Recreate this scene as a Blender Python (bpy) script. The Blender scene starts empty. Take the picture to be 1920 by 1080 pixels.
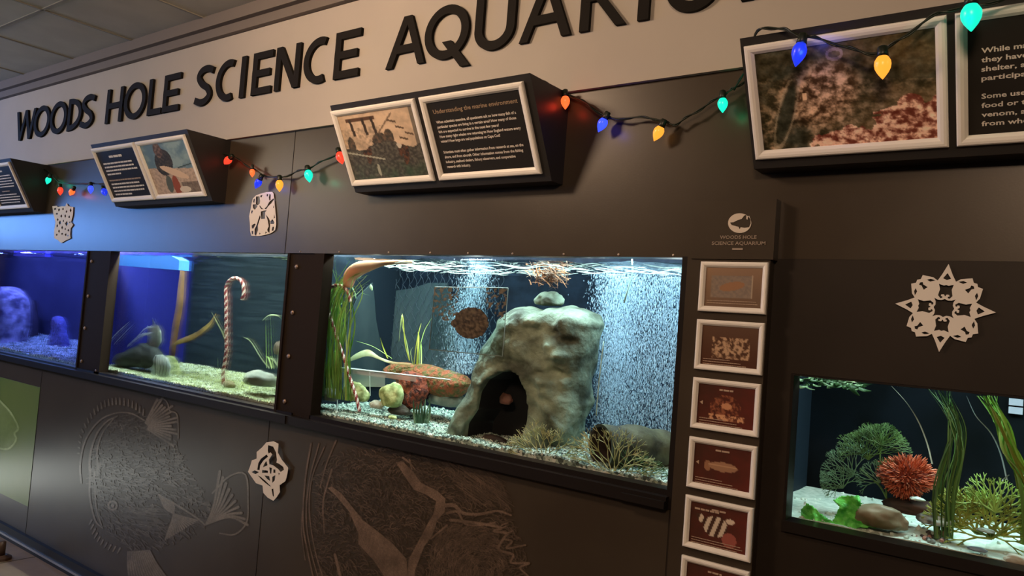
import bpy, math, random
import numpy as np
from mathutils import Vector, noise as mnoise

# ------------------------------------------------------------------ camera
F_PX, YAW, PITCH, ROLL = 1430.0, 0.63970383, 0.04459504, 0.07633355
CAM = np.array([0.0, -1.8, 1.5])
_cy, _sy, _cp, _sp = math.cos(YAW), math.sin(YAW), math.cos(PITCH), math.sin(PITCH)
FWD = np.array([-_sy * _cp, _cy * _cp, _sp])
_r = np.array([_cy, _sy, 0.0]); _u = np.cross(_r, FWD)
RT = math.cos(ROLL) * _r + math.sin(ROLL) * _u
UP = -math.sin(ROLL) * _r + math.cos(ROLL) * _u
sc = bpy.context.scene
COL = sc.collection
cd = bpy.data.cameras.new('camera'); cam = bpy.data.objects.new('camera', cd); COL.objects.link(cam)
cd.sensor_width = 36.0; cd.lens = F_PX * 36.0 / 1920.0; cd.clip_start = 0.05
from mathutils import Matrix
cam.matrix_world = Matrix(((RT[0], UP[0], -FWD[0], CAM[0]), (RT[1], UP[1], -FWD[1], CAM[1]),
                           (RT[2], UP[2], -FWD[2], CAM[2]), (0, 0, 0, 1)))
sc.camera = cam

def at(px, py, Y=0.0):
    """point where the sight line through a photo pixel meets the plane at depth Y"""
    d = FWD * F_PX + RT * (px - 960) - UP * (py - 540)
    return CAM + d * ((Y - CAM[1]) / d[1])

# ------------------------------------------------------------------ world, lights, exposure
w = bpy.data.worlds.new('world'); sc.world = w; w.use_nodes = True
w.node_tree.nodes['Background'].inputs[0].default_value = (0.9, 0.72, 0.52, 1)
w.node_tree.nodes['Background'].inputs[1].default_value = 0.06
sc.view_settings.view_transform = 'Standard'; sc.view_settings.look = 'None'
sc.view_settings.exposure = 0.0; sc.view_settings.gamma = 1.0; sc.view_settings.use_curve_mapping = False
sc.cycles.max_bounces = 8; sc.cycles.transparent_max_bounces = 24
sc.cycles.caustics_reflective = False; sc.cycles.caustics_refractive = False
sc.cycles.sample_clamp_indirect = 4.0

def lamp(name, kind, loc, target, power, color, size=0.3, size_y=None, blend=1.0, angle=60, spread=None):
    l = bpy.data.lights.new(name, kind); l.energy = power; l.color = color
    if kind == 'AREA':
        l.size = size
        if size_y: l.shape = 'RECTANGLE'; l.size_y = size_y
        if spread: l.spread = math.radians(spread)
    else:
        l.shadow_soft_size = size
    if kind == 'SPOT': l.spot_size = math.radians(angle); l.spot_blend = blend
    o = bpy.data.objects.new(name, l); COL.objects.link(o); o.location = loc
    if target is not None:
        d = Vector(target) - Vector(loc)
        o.rotation_euler = d.to_track_quat('-Z', 'Y').to_euler()
    return o
WARM = (1.0, 0.68, 0.44)
lamp('ceiling_lamp_centre', 'AREA', (-2.15, -1.35, 2.66), (-1.8, 0, 2.1), 33, WARM, 0.40)
lamp('ceiling_lamp_left', 'AREA', (-5.3, -2.2, 2.66), (-4.4, 0, 1.6), 34, (1, .80, .58), 0.8)
lamp('ceiling_lamp_right', 'AREA', (0.2, -2.9, 2.66), (-0.5, 0, 1.6), 52, WARM, 0.5)
lamp('added_ceiling_fill', 'AREA', (-5.0, -2.6, 2.25), (-4.9, -2.5, 2.7), 12, (1, .95, .74), 1.0)  # added fill that brightens the ceiling, not a fixture of the hall
# lit blue tank standing elsewhere in the hall, mirrored by the glossy wall
lamp('blue_tank_across_hall', 'AREA', (-8.3, -1.6, 2.10), (-7.4, 0, 1.95), 75, (0.15, 0.38, 1.0), 3.2, 0.30)
lamp('added_glare_lamp', 'AREA', (-5.3, -0.95, 0.22), (-3.9, 0, 0.66), 4.5, (0.95, 1.0, 0.92), 2.0, 0.22)  # added lamp for the low wall glare, standing in for floor sheen
# the tanks' own lamps, under their hoods
lamp('tank_lamp_blue', 'AREA', (-5.3, 0.2, 1.86), (-5.3, 0.24, 1.1), 420, (0.16, 0.20, 1.0), 2.2, 0.2)
lamp('tank_lamp_blue_half', 'AREA', (-3.62, 0.22, 1.86), (-3.96, 0.3, 1.35), 20, (0.22, 0.26, 1.0), 0.4, 0.2, spread=110)
lamp('tank_lamp_white_half', 'AREA', (-3.18, 0.08, 1.86), (-3.18, 0.16, 1.1), 380, (0.92, 1.0, 0.88), 1.5, 0.06)
lamp('tank_lamp_cool', 'AREA', (-2.0, 0.16, 1.86), (-2.0, 0.2, 1.1), 64, (0.86, 1.0, 0.92), 0.7, 0.2)
lamp('tank_lamp_cool_right', 'AREA', (-1.15, 0.18, 1.86), (-1.15, 0.22, 1.1), 42, (0.82, 0.98, 1.0), 0.8, 0.2)
lamp('tank_lamp_small', 'AREA', (-0.05, 0.16, 1.58), (-0.05, 0.2, 1.1), 26, (0.85, 1.0, 0.93), 0.8, 0.18)

# ------------------------------------------------------------------ materials
def lin(r, g, b):
    f = lambda c: (c / 255) / 12.92 if c / 255 <= .04045 else ((c / 255 + .055) / 1.055) ** 2.4
    return (f(r), f(g), f(b), 1.0)
MATS = {}
def mat(name, c, rough=.6, c2=None, scale=20, bump=0, bscale=None, spec=.5, metal=0, emit=None, estr=0,
        detail=6, lo=.4, hi=.6, stretch=None, sss=None):
    if name in MATS: return MATS[name]
    m = bpy.data.materials.new(name); m.use_nodes = True; nt = m.node_tree; N = nt.nodes; L = nt.links
    b = N['Principled BSDF']; b.inputs['Roughness'].default_value = rough; b.inputs['Metallic'].default_value = metal
    b.inputs['Specular IOR Level'].default_value = spec
    b.inputs['Base Color'].default_value = c
    tc = N.new('ShaderNodeTexCoord'); src = tc.outputs['Object']
    if stretch:
        mp = N.new('ShaderNodeMapping'); mp.inputs['Scale'].default_value = stretch; L.new(src, mp.inputs[0]); src = mp.outputs[0]
    if c2:
        n = N.new('ShaderNodeTexNoise'); n.inputs['Scale'].default_value = scale; n.inputs['Detail'].default_value = detail
        L.new(src, n.inputs['Vector']); r = N.new('ShaderNodeValToRGB')
        r.color_ramp.elements[0].position = lo; r.color_ramp.elements[0].color = c
        r.color_ramp.elements[1].position = hi; r.color_ramp.elements[1].color = c2
        L.new(n.outputs['Fac'], r.inputs[0]); L.new(r.outputs[0], b.inputs['Base Color'])
    if bump:
        n2 = N.new('ShaderNodeTexNoise'); n2.inputs['Scale'].default_value = bscale or scale; n2.inputs['Detail'].default_value = 5
        L.new(src, n2.inputs['Vector']); bp = N.new('ShaderNodeBump'); bp.inputs['Strength'].default_value = bump
        bp.inputs['Distance'].default_value = .01
        L.new(n2.outputs['Fac'], bp.inputs['Height']); L.new(bp.outputs[0], b.inputs['Normal'])
    if emit: b.inputs['Emission Color'].default_value = emit; b.inputs['Emission Strength'].default_value = estr
    MATS[name] = m; return m

def glassy(name, tint=(1, 1, 1, 1), refl=.06, gl_rough=.02, fres=True, bump=0, bscale=30):
    m = bpy.data.materials.new(name); m.use_nodes = True; nt = m.node_tree; N = nt.nodes; L = nt.links
    N.remove(N['Principled BSDF']); out = N['Material Output']
    t = N.new('ShaderNodeBsdfTransparent'); t.inputs[0].default_value = tint
    g = N.new('ShaderNodeBsdfGlossy'); g.inputs['Roughness'].default_value = gl_rough
    mx = N.new('ShaderNodeMixShader'); mx.inputs[0].default_value = refl
    if fres:
        lw = N.new('ShaderNodeFresnel'); lw.inputs['IOR'].default_value = 1.3
        mm = N.new('ShaderNodeMath'); mm.operation = 'MULTIPLY'; mm.inputs[1].default_value = refl / .06
        L.new(lw.outputs[0], mm.inputs[0]); L.new(mm.outputs[0], mx.inputs[0])
    if bump:
        tc = N.new('ShaderNodeTexCoord'); n2 = N.new('ShaderNodeTexNoise'); n2.inputs['Scale'].default_value = bscale
        L.new(tc.outputs['Object'], n2.inputs['Vector'])
        bp = N.new('ShaderNodeBump'); bp.inputs['Strength'].default_value = bump; bp.inputs['Distance'].default_value = .01
        L.new(n2.outputs['Fac'], bp.inputs['Height']); L.new(bp.outputs[0], g.inputs['Normal'])
    L.new(t.outputs[0], mx.inputs[1]); L.new(g.outputs[0], mx.inputs[2]); L.new(mx.outputs[0], out.inputs[0])
    return m

def veil(name, color, alpha, rough=.4):
    """half see-through white stuff: bubbles, thin leaves"""
    m = bpy.data.materials.new(name); m.use_nodes = True; N = m.node_tree.nodes
    b = N['Principled BSDF']; b.inputs['Base Color'].default_value = color
    b.inputs['Alpha'].default_value = alpha; b.inputs['Roughness'].default_value = rough
    return m

def vcol_mat(name, rough=.35, spec=.5):
    m = bpy.data.materials.new(name); m.use_nodes = True; N = m.node_tree.nodes
    a = N.new('ShaderNodeAttribute'); a.attribute_name = 'Col'
    b = N['Principled BSDF']; b.inputs['Roughness'].default_value = rough; b.inputs['Specular IOR Level'].default_value = spec
    m.node_tree.links.new(a.outputs['Color'], b.inputs['Base Color']); return m

def gravel_mat(name, cols, scale=150):
    m = bpy.data.materials.new(name); m.use_nodes = True; nt = m.node_tree; N = nt.nodes; L = nt.links
    tc = N.new('ShaderNodeTexCoord'); v = N.new('ShaderNodeTexVoronoi'); v.inputs['Scale'].default_value = scale
    L.new(tc.outputs['Object'], v.inputs['Vector'])
    r = N.new('ShaderNodeValToRGB'); r.color_ramp.interpolation = 'CONSTANT'
    els = r.color_ramp.elements
    els[0].color = cols[0]; els[0].position = 0
    els[1].color = cols[1]; els[1].position = 1 / len(cols)
    for i, c in enumerate(cols[2:]): e = els.new((i + 2) / len(cols)); e.color = c
    s = N.new('ShaderNodeSeparateColor'); L.new(v.outputs['Color'], s.inputs[0]); L.new(s.outputs[0], r.inputs[0])
    L.new(r.outputs[0], N['Principled BSDF'].inputs['Base Color']); N['Principled BSDF'].inputs['Roughness'].default_value = .7
    return m

M_wall = mat('dark laminate', (.042, .031, .021, 1), .34, (.050, .038, .026, 1), 3, bump=.02, bscale=220, spec=.30)
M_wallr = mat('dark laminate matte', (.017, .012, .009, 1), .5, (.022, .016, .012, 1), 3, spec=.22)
M_frieze = mat('pale painted frieze', (.40, .365, .325, 1), .7, (.43, .39, .345, 1), 2, bump=.02, bscale=150)
M_black = mat('black painted metal', (.013, .010, .009, 1), .42, spec=.16)
M_box = mat('black box laminate', (.022, .020, .019, 1), .45, spec=.4)
M_post = mat('dark post paint', (.020, .014, .010, 1), .7, spec=.05)
M_letter = mat('matte black letters', (.012, .010, .008, 1), .7, spec=.1)
M_white = mat('white plastic frame', (.88, .85, .80, 1), .35)
M_paper = mat('white paper', (.78, .74, .69, 1), .9, spec=.1)
M_ceil = mat('grey ceiling tile', (.50, .49, .42, 1), .9, (.46, .45, .385, 1), 6, bump=.05, bscale=90)
M_ceilgap = mat('dark ceiling joint', (.30, .29, .25, 1), .9)
M_cornice = mat('dark brown cornice', (.16, .135, .115, 1), .7)
M_floor = mat('tan floor tile', (.20, .145, .10, 1), .5, (.24, .175, .12, 1), 8)
M_steel = mat('brushed steel', (.45, .40, .36, 1), .35, metal=.9)
M_textblk = mat('black printed panel', (.020, .018, .016, 1), .35, spec=.4)
M_ink = mat('cream ink', (.72, .66, .58, 1), .7)
M_inkdim = mat('dim tan ink', (.38, .27, .17, 1), .7)
M_mural = mat('grey mural ink', (.12, .105, .09, 1), .5, (.20, .165, .135, 1), 30, spec=.2)
M_muraldim = mat('faint mural ink', (.078, .066, .057, 1), .45, (.12, .095, .08, 1), 40, spec=.2)
M_green = mat('green mural print', (.10, .15, .02, 1), .4, (.13, .17, .03, 1), 2)
M_greenl = mat('light green mural ink', (.30, .38, .14, 1), .5)
M_wire = mat('dark green wire', (.008, .014, .008, 1), .4)
M_glass = glassy('tank glass', refl=.05)
M_acryl = glassy('acrylic sheet', (.86, .90, .90, 1), refl=.10)
M_edge = mat('bright acrylic edge', (.75, .85, .85, 1), .3)
M_water = glassy('rippled water', (.75, .92, .95, 1), refl=.72, gl_rough=.03, fres=False, bump=.15, bscale=40)
M_photo = vcol_mat('glossy photo print', .3)
M_bolt = mat('dull bolt steel', (.30, .22, .18, 1), .4, metal=.6)

# ------------------------------------------------------------------ mesh helpers
ORG = {}
def mk(name, V, F, m, parent=None, origin=None, smooth=False, cols=None, mi=None):
    V = np.asarray(V, float)
    if parent is not None: org = ORG[parent.name]
    else:
        if origin is None:
            lo, hi = V.min(0), V.max(0); origin = ((lo[0] + hi[0]) / 2, (lo[1] + hi[1]) / 2, lo[2])
        org = np.array(origin, float)
    me = bpy.data.meshes.new(name)
    me.from_pydata((V - org).tolist(), [], [tuple(int(i) for i in f) for f in F]); me.update()
    for mm in (m if isinstance(m, (list, tuple)) else [m]): me.materials.append(mm)
    if mi is not None: me.polygons.foreach_set('material_index', np.asarray(mi, dtype=np.int32))
    if smooth: me.polygons.foreach_set('use_smooth', [True] * len(me.polygons))
    if cols is not None:
        a = me.color_attributes.new('Col', 'FLOAT_COLOR', 'POINT'); a.data.foreach_set('color', np.asarray(cols, float).ravel())
    o = bpy.data.objects.new(name, me); COL.objects.link(o)
    if parent is None: o.location = org
    else: o.parent = parent
    ORG[o.name] = org
    return o
def empty(name, loc):
    o = bpy.data.objects.new(name, None); COL.objects.link(o); o.location = loc; o.empty_display_size = .05
    ORG[o.name] = np.array(loc, float); return o
def tag(o, label=None, cat=None, group=None, kind=None):
    if label: o['label'] = label
    if cat: o['category'] = cat
    if group: o['group'] = group
    if kind: o['kind'] = kind
    return o

class MB:
    def __init__(s): s.V = []; s.F = []; s.MI = []
    def add(s, V, F, mi=0):
        n = len(s.V); s.V.extend([tuple(map(float, v)) for v in V]); s.F.extend([tuple(int(i) + n for i in f) for f in F]); s.MI.extend([mi] * len(F)); return s
    def box(s, x0, x1, y0, y1, z0, z1, mi=0):
        V = [(x, y, z) for z in (z0, z1) for y in (y0, y1) for x in (x0, x1)]
        return s.add(V, [(0, 2, 3, 1), (4, 5, 7, 6), (0, 1, 5, 4), (2, 6, 7, 3), (0, 4, 6, 2), (1, 3, 7, 5)], mi)
    def tube(s, P, R, n=8, cap=True, mi=0):
        P = [np.array(p, float) for p in P]; k = len(P)
        R = R if hasattr(R, '__len__') else [R] * k
        V = []; prev = None
        for i, p in enumerate(P):
            t = P[min(i + 1, k - 1)] - P[max(i - 1, 0)]; t = t / (np.linalg.norm(t) + 1e-12)
            if prev is None:
                a = np.array([0, 0, 1.]) if abs(t[2]) < .9 else np.array([1., 0, 0])
                u = np.cross(t, a)
            else: u = prev - t * (prev @ t)
            u = u / (np.linalg.norm(u) + 1e-12); prev = u; v = np.cross(t, u)
            for j in range(n):
                a = 2 * math.pi * j / n; V.append(p + R[i] * (math.cos(a) * u + math.sin(a) * v))
        F = []
        for i in range(k - 1):
            for j in range(n):
                j2 = (j + 1) % n; F.append((i * n + j, i * n + j2, (i + 1) * n + j2, (i + 1) * n + j))
        if cap: F.append(tuple(range(n - 1, -1, -1))); F.append(tuple((k - 1) * n + j for j in range(n)))
        return s.add(V, F, mi)
    def ribbon(s, P, W, side, mi=0, fold=.15):
        """leaf blade: flat strip with a shallow keel; side = width direction"""
        P = [np.array(p, float) for p in P]; k = len(P); side = np.array(side, float); side /= np.linalg.norm(side)
        V = []
        for i, p in enumerate(P):
            t = P[min(i + 1, k - 1)] - P[max(i - 1, 0)]; t = t / (np.linalg.norm(t) + 1e-12)
            nrm = np.cross(t, side); nrm /= (np.linalg.norm(nrm) + 1e-9)
            w = W[i] if hasattr(W, '__len__') else W * (1 - (i / (k - 1)) ** 3 * .85)
            V += [p - side * w / 2, p + nrm * w * fold, p + side * w / 2]
        F = []
        for i in range(k - 1):
            for j in (0, 1): F.append((3 * i + j, 3 * i + j + 1, 3 * i + j + 4, 3 * i + j + 3))
        return s.add(V, F, mi)
    def lathe(s, prof, origin, axis, n=14, mi=0):
        """prof: (distance along axis, radius)"""
        axis = np.array(axis, float); axis /= np.linalg.norm(axis)
        return s.tube([np.array(origin) + axis * d for d, r in prof], [r for d, r in prof], n, True, mi)
    def cut(s): s.cuts = getattr(s, 'cuts', []) + [(len(s.V), len(s.F))]
    def build_cuts(s, name, m, parent):
        c = [(0, 0)] + getattr(s, 'cuts', []) + [(len(s.V), len(s.F))]
        for (v0, f0), (v1, f1) in zip(c, c[1:]):
            if v1 > v0: mk(name, s.V[v0:v1], [tuple(i - v0 for i in f) for f in s.F[f0:f1]], m, parent)
    def build(s, name, m, parent=None, smooth=False, origin=None):
        return mk(name, s.V, s.F, m, parent, origin, smooth, mi=s.MI if isinstance(m, (list, tuple)) else None)

def catmull(P, n=6):
    P = [np.array(p, float) for p in P]
    Q = [2 * P[0] - P[1]] + P + [2 * P[-1] - P[-2]]; out = []
    for i in range(1, len(Q) - 2):
        for k in range(n):
            t = k / n
            out.append(.5 * ((2 * Q[i]) + (-Q[i - 1] + Q[i + 1]) * t + (2 * Q[i - 1] - 5 * Q[i] + 4 * Q[i + 1] - Q[i + 2]) * t * t + (-Q[i - 1] + 3 * Q[i] - 3 * Q[i + 1] + Q[i + 2]) * t ** 3))
    out.append(P[-1]); return out

def fill2d(loops, depth=0.0):
    """even-odd filled 2D loops -> verts (n,3) with z = thickness, faces"""
    cu = bpy.data.curves.new('tmp', 'CURVE'); cu.dimensions = '2D'; cu.fill_mode = 'BOTH'; cu.extrude = depth / 2
    for lp in loops:
        sp = cu.splines.new('POLY'); sp.points.add(len(lp) - 1); sp.use_cyclic_u = True
        for i, p in enumerate(lp): sp.points[i].co = (p[0], p[1], 0, 1)
    return _conv(cu)
def _conv(cu):
    o = bpy.data.objects.new('tmp', cu); COL.objects.link(o)
    dg = bpy.context.evaluated_depsgraph_get(); me = bpy.data.meshes.new_from_object(o.evaluated_get(dg))
    V = np.array([v.co[:] for v in me.vertices]).reshape(-1, 3); F = [tuple(p.vertices) for p in me.polygons]
    bpy.data.objects.remove(o); bpy.data.curves.remove(cu); bpy.data.meshes.remove(me)
    return V, F
def text2d(s, bold=.0):
    cu = bpy.data.curves.new('tmp', 'FONT'); cu.body = s; cu.size = 1; cu.offset = bold; cu.resolution_u = 2
    V, F = _conv(cu)
    V[:, 0] -= V[:, 0].min(); return V, F

# ---- organic solids: signed field meshed with surface nets
def poly_sd(pts, X, Z):
    """signed distance (inside positive) to polygon"""
    pts = np.array(pts, float); n = len(pts); D = np.full(X.shape, 1e9); ins = np.zeros(X.shape, bool)
    for i in range(n):
        a = pts[i]; b = pts[(i + 1) % n]; e = b - a
        wx, wz = X - a[0], Z - a[1]; t = np.clip((wx * e[0] + wz * e[1]) / (e @ e + 1e-12), 0, 1)
        D = np.minimum(D, (wx - e[0] * t) ** 2 + (wz - e[1] * t) ** 2)
        c = ((a[1] > Z) != (b[1] > Z)) & (X < (b[0] - a[0]) * (Z - a[1]) / (b[1] - a[1] + 1e-12) + a[0]); ins ^= c
    return np.where(ins, 1, -1) * np.sqrt(D)
def surface_nets(Fv, org, h):
    s = Fv < 0; nx, ny, nz = Fv.shape
    cs = np.zeros((nx - 1, ny - 1, nz - 1)); P = np.zeros((nx - 1, ny - 1, nz - 1, 3))
    corner = lambda A, i, j, k: A[i:nx - 1 + i, j:ny - 1 + j, k:nz - 1 + k]
    for ax in range(3):
        for a in (0, 1):
            for b in (0, 1):
                c0 = [0, 0, 0]; o = [q for q in range(3) if q != ax]; c0[o[0]] = a; c0[o[1]] = b
                c1 = list(c0); c1[ax] = 1
                f0, f1 = corner(Fv, *c0), corner(Fv, *c1); m = (f0 < 0) != (f1 < 0)
                t = np.where(m, f0 / (f0 - f1 + 1e-20), 0)
                cs += m
                for q in range(3): P[..., q] += np.where(m, t if q == ax else c0[q], 0)
    act = cs > 0; idx = -np.ones(act.shape, int); idx[act] = np.arange(act.sum())
    I, J, K = np.nonzero(act); V = P[act] / cs[act][:, None] + np.stack([I, J, K], 1)
    V = V * np.array(h) + np.array(org); Fs = []
    for ax in range(3):
        o = [q for q in range(3) if q != ax]
        sl = [slice(None)] * 3; sl2 = [slice(None)] * 3
        sl[ax] = slice(0, -1); sl2[ax] = slice(1, None)
        d = s[tuple(sl)] != s[tuple(sl2)]; E = np.argwhere(d)
        E = E[(E[:, o[0]] > 0) & (E[:, o[1]] > 0) & (E[:, o[0]] < Fv.shape[o[0]] - 1) & (E[:, o[1]] < Fv.shape[o[1]] - 1)]
        if not len(E): continue
        q = []
        for (a, b) in ((0, 0), (-1, 0), (-1, -1), (0, -1)):
            e = E.copy(); e[:, o[0]] += a; e[:, o[1]] += b; q.append(idx[e[:, 0], e[:, 1], e[:, 2]])
        Q = np.stack(q, 1); flip = s[E[:, 0], E[:, 1], E[:, 2]]
        if ax == 1: flip = ~flip
        Q[flip] = Q[flip][:, ::-1]; Fs.append(Q)
    return V, np.concatenate(Fs)
def wob(X, Y, Z, seed, freq, n=7):
    r = np.random.RandomState(seed); o = 0
    for i in range(n):
        k = r.randn(3); k = k / np.linalg.norm(k) * freq * (1 + i * .35); ph = r.rand() * 6.28
        o = o + np.sin(k[0] * X + k[1] * Y + k[2] * Z + ph + 1.5 * np.sin(k[1] * X * .6 - k[0] * Z * .6 + ph * 2)) / (1 + i * .4)
    return o / 2.5
def inflate(outline, y0, T, R, res=.006, amp=0, freq=30, seed=1, holes=(), hole_back=None, ridge=0, extra=None):
    pts = np.array(outline, float); lo = pts.min(0) - .03; hi = pts.max(0) + .03
    xs = np.arange(lo[0], hi[0], res); zs = np.arange(lo[1], hi[1], res); ys = np.arange(y0 - T * 1.35 - .02, y0 + T * 1.35 + .02, res)
    X2, Z2 = np.meshgrid(xs, zs, indexing='ij'); d = poly_sd(pts, X2, Z2)
    X, Y, Z = np.meshgrid(xs, ys, zs, indexing='ij')
    s = np.clip(1 - d / R, 0, 9)[:, None, :]
    f = np.sqrt(s ** 2 + ((Y - y0) / T) ** 2) - 1
    if amp: f = f + amp * wob(X, Y, Z, seed, freq)
    if ridge: f = f + ridge * np.abs(wob(X, Y, Z, seed + 5, freq * .45)) 
    if extra: f = extra(f, X, Y, Z)
    for hp in holes:
        dh = poly_sd(hp, X2, Z2)[:, None, :] / R
        if hole_back is not None: dh = np.minimum(dh, (hole_back - Y) / R)
        f = np.maximum(f, dh)
    return surface_nets(f, (xs[0], ys[0], zs[0]), (res,) * 3)

def rock(name, c, r, m, seed, label, cat='rock', group=None, flat=1.0):
    """weathered stone: subdivided ball pushed about by noise"""
    import bmesh
    bm = bmesh.new(); bmesh.ops.create_icosphere(bm, subdivisions=4, radius=1)
    V = []
    for v in bm.verts:
        p = v.co.copy(); k = 1 + .22 * mnoise.noise(p * 1.3 + Vector((seed, 0, 0))) + .08 * mnoise.noise(p * 3.7 + Vector((0, seed, 0))) + .03 * mnoise.noise(p * 9)
        p *= k
        if p.z < -.55: p.z = -.55 + (p.z + .55) * .2
        V.append((c[0] + p.x * r[0], c[1] + p.y * r[1], c[2] + p.z * r[2]))
    F = [tuple(x.index for x in f.verts) for f in bm.faces]; bm.free()
    return tag(mk(name, V, F, m, smooth=True), label, cat, group)

# ------------------------------------------------------------------ room shell
ZB, ZT, FL = 1.105, 1.692, 0.13
def struct(name, mb, m, **k):
    o = mb.build(name, m, **k); o['kind'] = 'structure'; return o
struct('floor', MB().box(-13, 3, -5, .4, FL - .06, FL), M_floor)
g = MB()
for i in range(-21, 6): g.box(i * .6 - .003, i * .6 + .003, -5, .0, FL, FL + .0008)
for j in range(9): g.box(-13, 3, -.3 - j * .6 - .003, -.3 - j * .6 + .003, FL, FL + .0008)
struct('trim_1', g, mat('floor joint', (.05, .04, .03, 1), .8))
struct('ceiling', MB().box(-13, 3, -5, .4, 2.70, 2.76), M_ceil)
g = MB()
for i in range(-15, 12): x = -3.66 + .61 * i; g.box(x - .006, x + .006, -5, 0, 2.696, 2.70)
for j in range(8): y = -.45 - .61 * j; g.box(-13, 3, y - .006, y + .006, 2.696, 2.70)
struct('trim_2', g, M_ceilgap)
b = MB()
b.box(-13, 3, 0, .045, ZT + .004, 2.165)                      # band above the long tanks
b.box(-13, -.80, 0, .045, .13, 1.085)                         # below them
b.box(-13, -5.3, 0, .045, 1.085, ZT + .004)
struct('wall_back', b, M_wall)
b = MB()
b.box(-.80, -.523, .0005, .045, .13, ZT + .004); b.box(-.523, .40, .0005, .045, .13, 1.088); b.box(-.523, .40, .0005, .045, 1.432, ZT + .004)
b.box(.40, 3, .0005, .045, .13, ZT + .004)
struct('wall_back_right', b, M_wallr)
struct('trim_3', MB().box(-13, 3, -.014, .045, 2.165, 2.610), M_frieze)
b = MB(); b.box(-13, 3, -.035, .05, 2.612, 2.65); b.box(-13, 3, -.06, .05, 2.65, 2.70)
struct('trim_4', b, M_cornice)
struct('wall_left', MB().box(-13, -12.95, -5, .4, FL, 2.7), M_wall)
struct('wall_right', MB().box(2.95, 3, -5, .4, FL, 2.7), M_wall)
struct('wall_front', MB().box(-13, 3, -5, -4.95, FL, 2.7), M_wall)
b = MB(); b.box(-13, 3, -.02, .0, .13, .20)
struct('baseboard_back', b, M_black)
struct('trim_5', MB().box(-13, 3, -.026, -.02, .150, .160), M_steel)
b = MB()
for x, z0, z1 in ((-2.425, ZT, 2.165), (-2.425, .2, 1.07), (-4.39, .2, 1.05)): b.box(x - .0012, x + .0012, -.0012, .001, z0, z1)
struct('trim_6', b, M_black)

# ------------------------------------------------------------------ tanks: cases, glass, water
M_back3 = mat('navy tank backdrop', lin(22, 31, 44), .7, lin(14, 20, 30), 28, detail=2, lo=.35, hi=.65, spec=.06)
M_back2 = mat('slate tank backdrop', lin(34, 43, 50), .7, lin(22, 30, 37), 5, stretch=(1, 1, 30), spec=.06)
M_back1 = mat('blue tank backdrop', lin(66, 66, 88), .7, lin(56, 56, 76), 3, spec=.06)
M_back5 = mat('dark tank backdrop', lin(12, 16, 22), .8, lin(6, 8, 10), 5, spec=.06)
M_inner = mat('tank lining', lin(30, 38, 48), .6, spec=.06)
def tank(x0, x1, z0, z1, dep, top, mback, label, wz=None, mside=None):
    mside = mside or M_inner
    t = empty('aquarium_tank', ((x0 + x1) / 2, .05, z0))
    tag(t, label, 'aquarium')
    MB().box(x0, x1, .05 + dep, .07 + dep, z0 - .03, top).build('back_panel', mback, t)
    for a in (x0 - .012, x1): MB().box(a, a + .012, .05, .07 + dep, z0 - .03, top).build('side_panel', mside if a < x1 else M_inner, t)
    MB().box(x0, x1, .05, .05 + dep, z0 - .04, z0 - .03).build('bottom_panel', M_inner, t)
    MB().box(x0 - .012, x1 + .012, .05, .07 + dep, top, top + .02).build('hood', M_black, t)
    MB().box(x0, x1, .046, .052, z0 - .03, z1 + .03).build('front_glass', M_glass, t)
    # rippled surface sheet
    nx, ny = int((x1 - x0) * 90), 64; V = []; F = []
    zz = wz or z1 - .006
    for i in range(nx + 1):
        for j in range(ny + 1):
            x = x0 + (x1 - x0) * i / nx; y = .053 + (dep - .004) * j / ny
            V.append((x, y, zz + .0060 * math.sin(y * 70 + 2.5 * math.sin(x * 11) + x * 5) * (.6 + .5 * mnoise.noise(Vector((x * 8, y * 5, 3)))) + .003 * mnoise.noise(Vector((x * 30, y * 60, 0)))))
    for i in range(nx):
        for j in range(ny): a = i * (ny + 1) + j; F.append((a, a + 1, a + ny + 2, a + ny + 1))
    mk('water_surface', V, F, M_water, t, smooth=True)
    return t
T1 = tank(-6.95, -4.02, ZB, ZT, .50, 1.90, M_back1, 'leftmost aquarium glowing deep blue, cut by the photo edge')
T2 = tank(-3.99, -2.40, ZB, ZT, .50, 1.90, M_back2, 'aquarium lit blue at left and greenish at right, between the two bolted posts', mside=mat('tank side with blue light tint', lin(34, 36, 108), .7, spec=.06))  # blue light on the left side wall is put into its colour
T3 = tank(-2.372, -.77, ZB, ZT, .52, 1.90, M_back3, 'large bright aquarium with the grey rock cave and bubble curtain')
T5 = tank(-.60, .42, 1.096, 1.432, .42, 1.62, M_back5, 'small low aquarium at right with green plants and white sand', 1.426)
# light divider inside tank 2 (blue half / greenish half)
# hoods' lit tubes
for (a, c, y, z, e, st, lb, par) in ((-5.95, -5.3, .30, 1.683, (.12, .16, 1, 1), 3.0, 'glowing blue tube', T1), (-4.36 + .62, -3.70 + .08, .28, 1.660, (.05, .33, 1, 1), 1.6, 'bright blue light bar', T2)):
    pass
M_bluebar = mat('lit blue diffuser', (.05, .2, .8, 1), .5, emit=(.045, .28, .90, 1), estr=1.7)
M_violetbar = mat('lit violet diffuser', (.05, .05, .6, 1), .5, emit=(.09, .10, .90, 1), estr=1.0)
p, q = 0, 0
b = MB(); b.add([at(215, 478, .09), at(322, 480, .09), at(336, 488, .09), at(335, 506, .09), at(218, 497, .09),
                 at(215, 478, .09) + [0, .05, .0], at(322, 480, .09) + [0, .05, 0], at(336, 488, .09) + [0, .05, 0], at(335, 506, .09) + [0, .05, 0], at(218, 497, .09) + [0, .05, 0]],
                [(0, 1, 2, 3, 4), (9, 8, 7, 6, 5), (0, 5, 6, 1), (1, 6, 7, 2), (2, 7, 8, 3), (3, 8, 9, 4), (4, 9, 5, 0)])
o = b.build('light_bar', M_bluebar, T2)
p, q = at(26, 471, .14), at(84, 481, .14)
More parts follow.
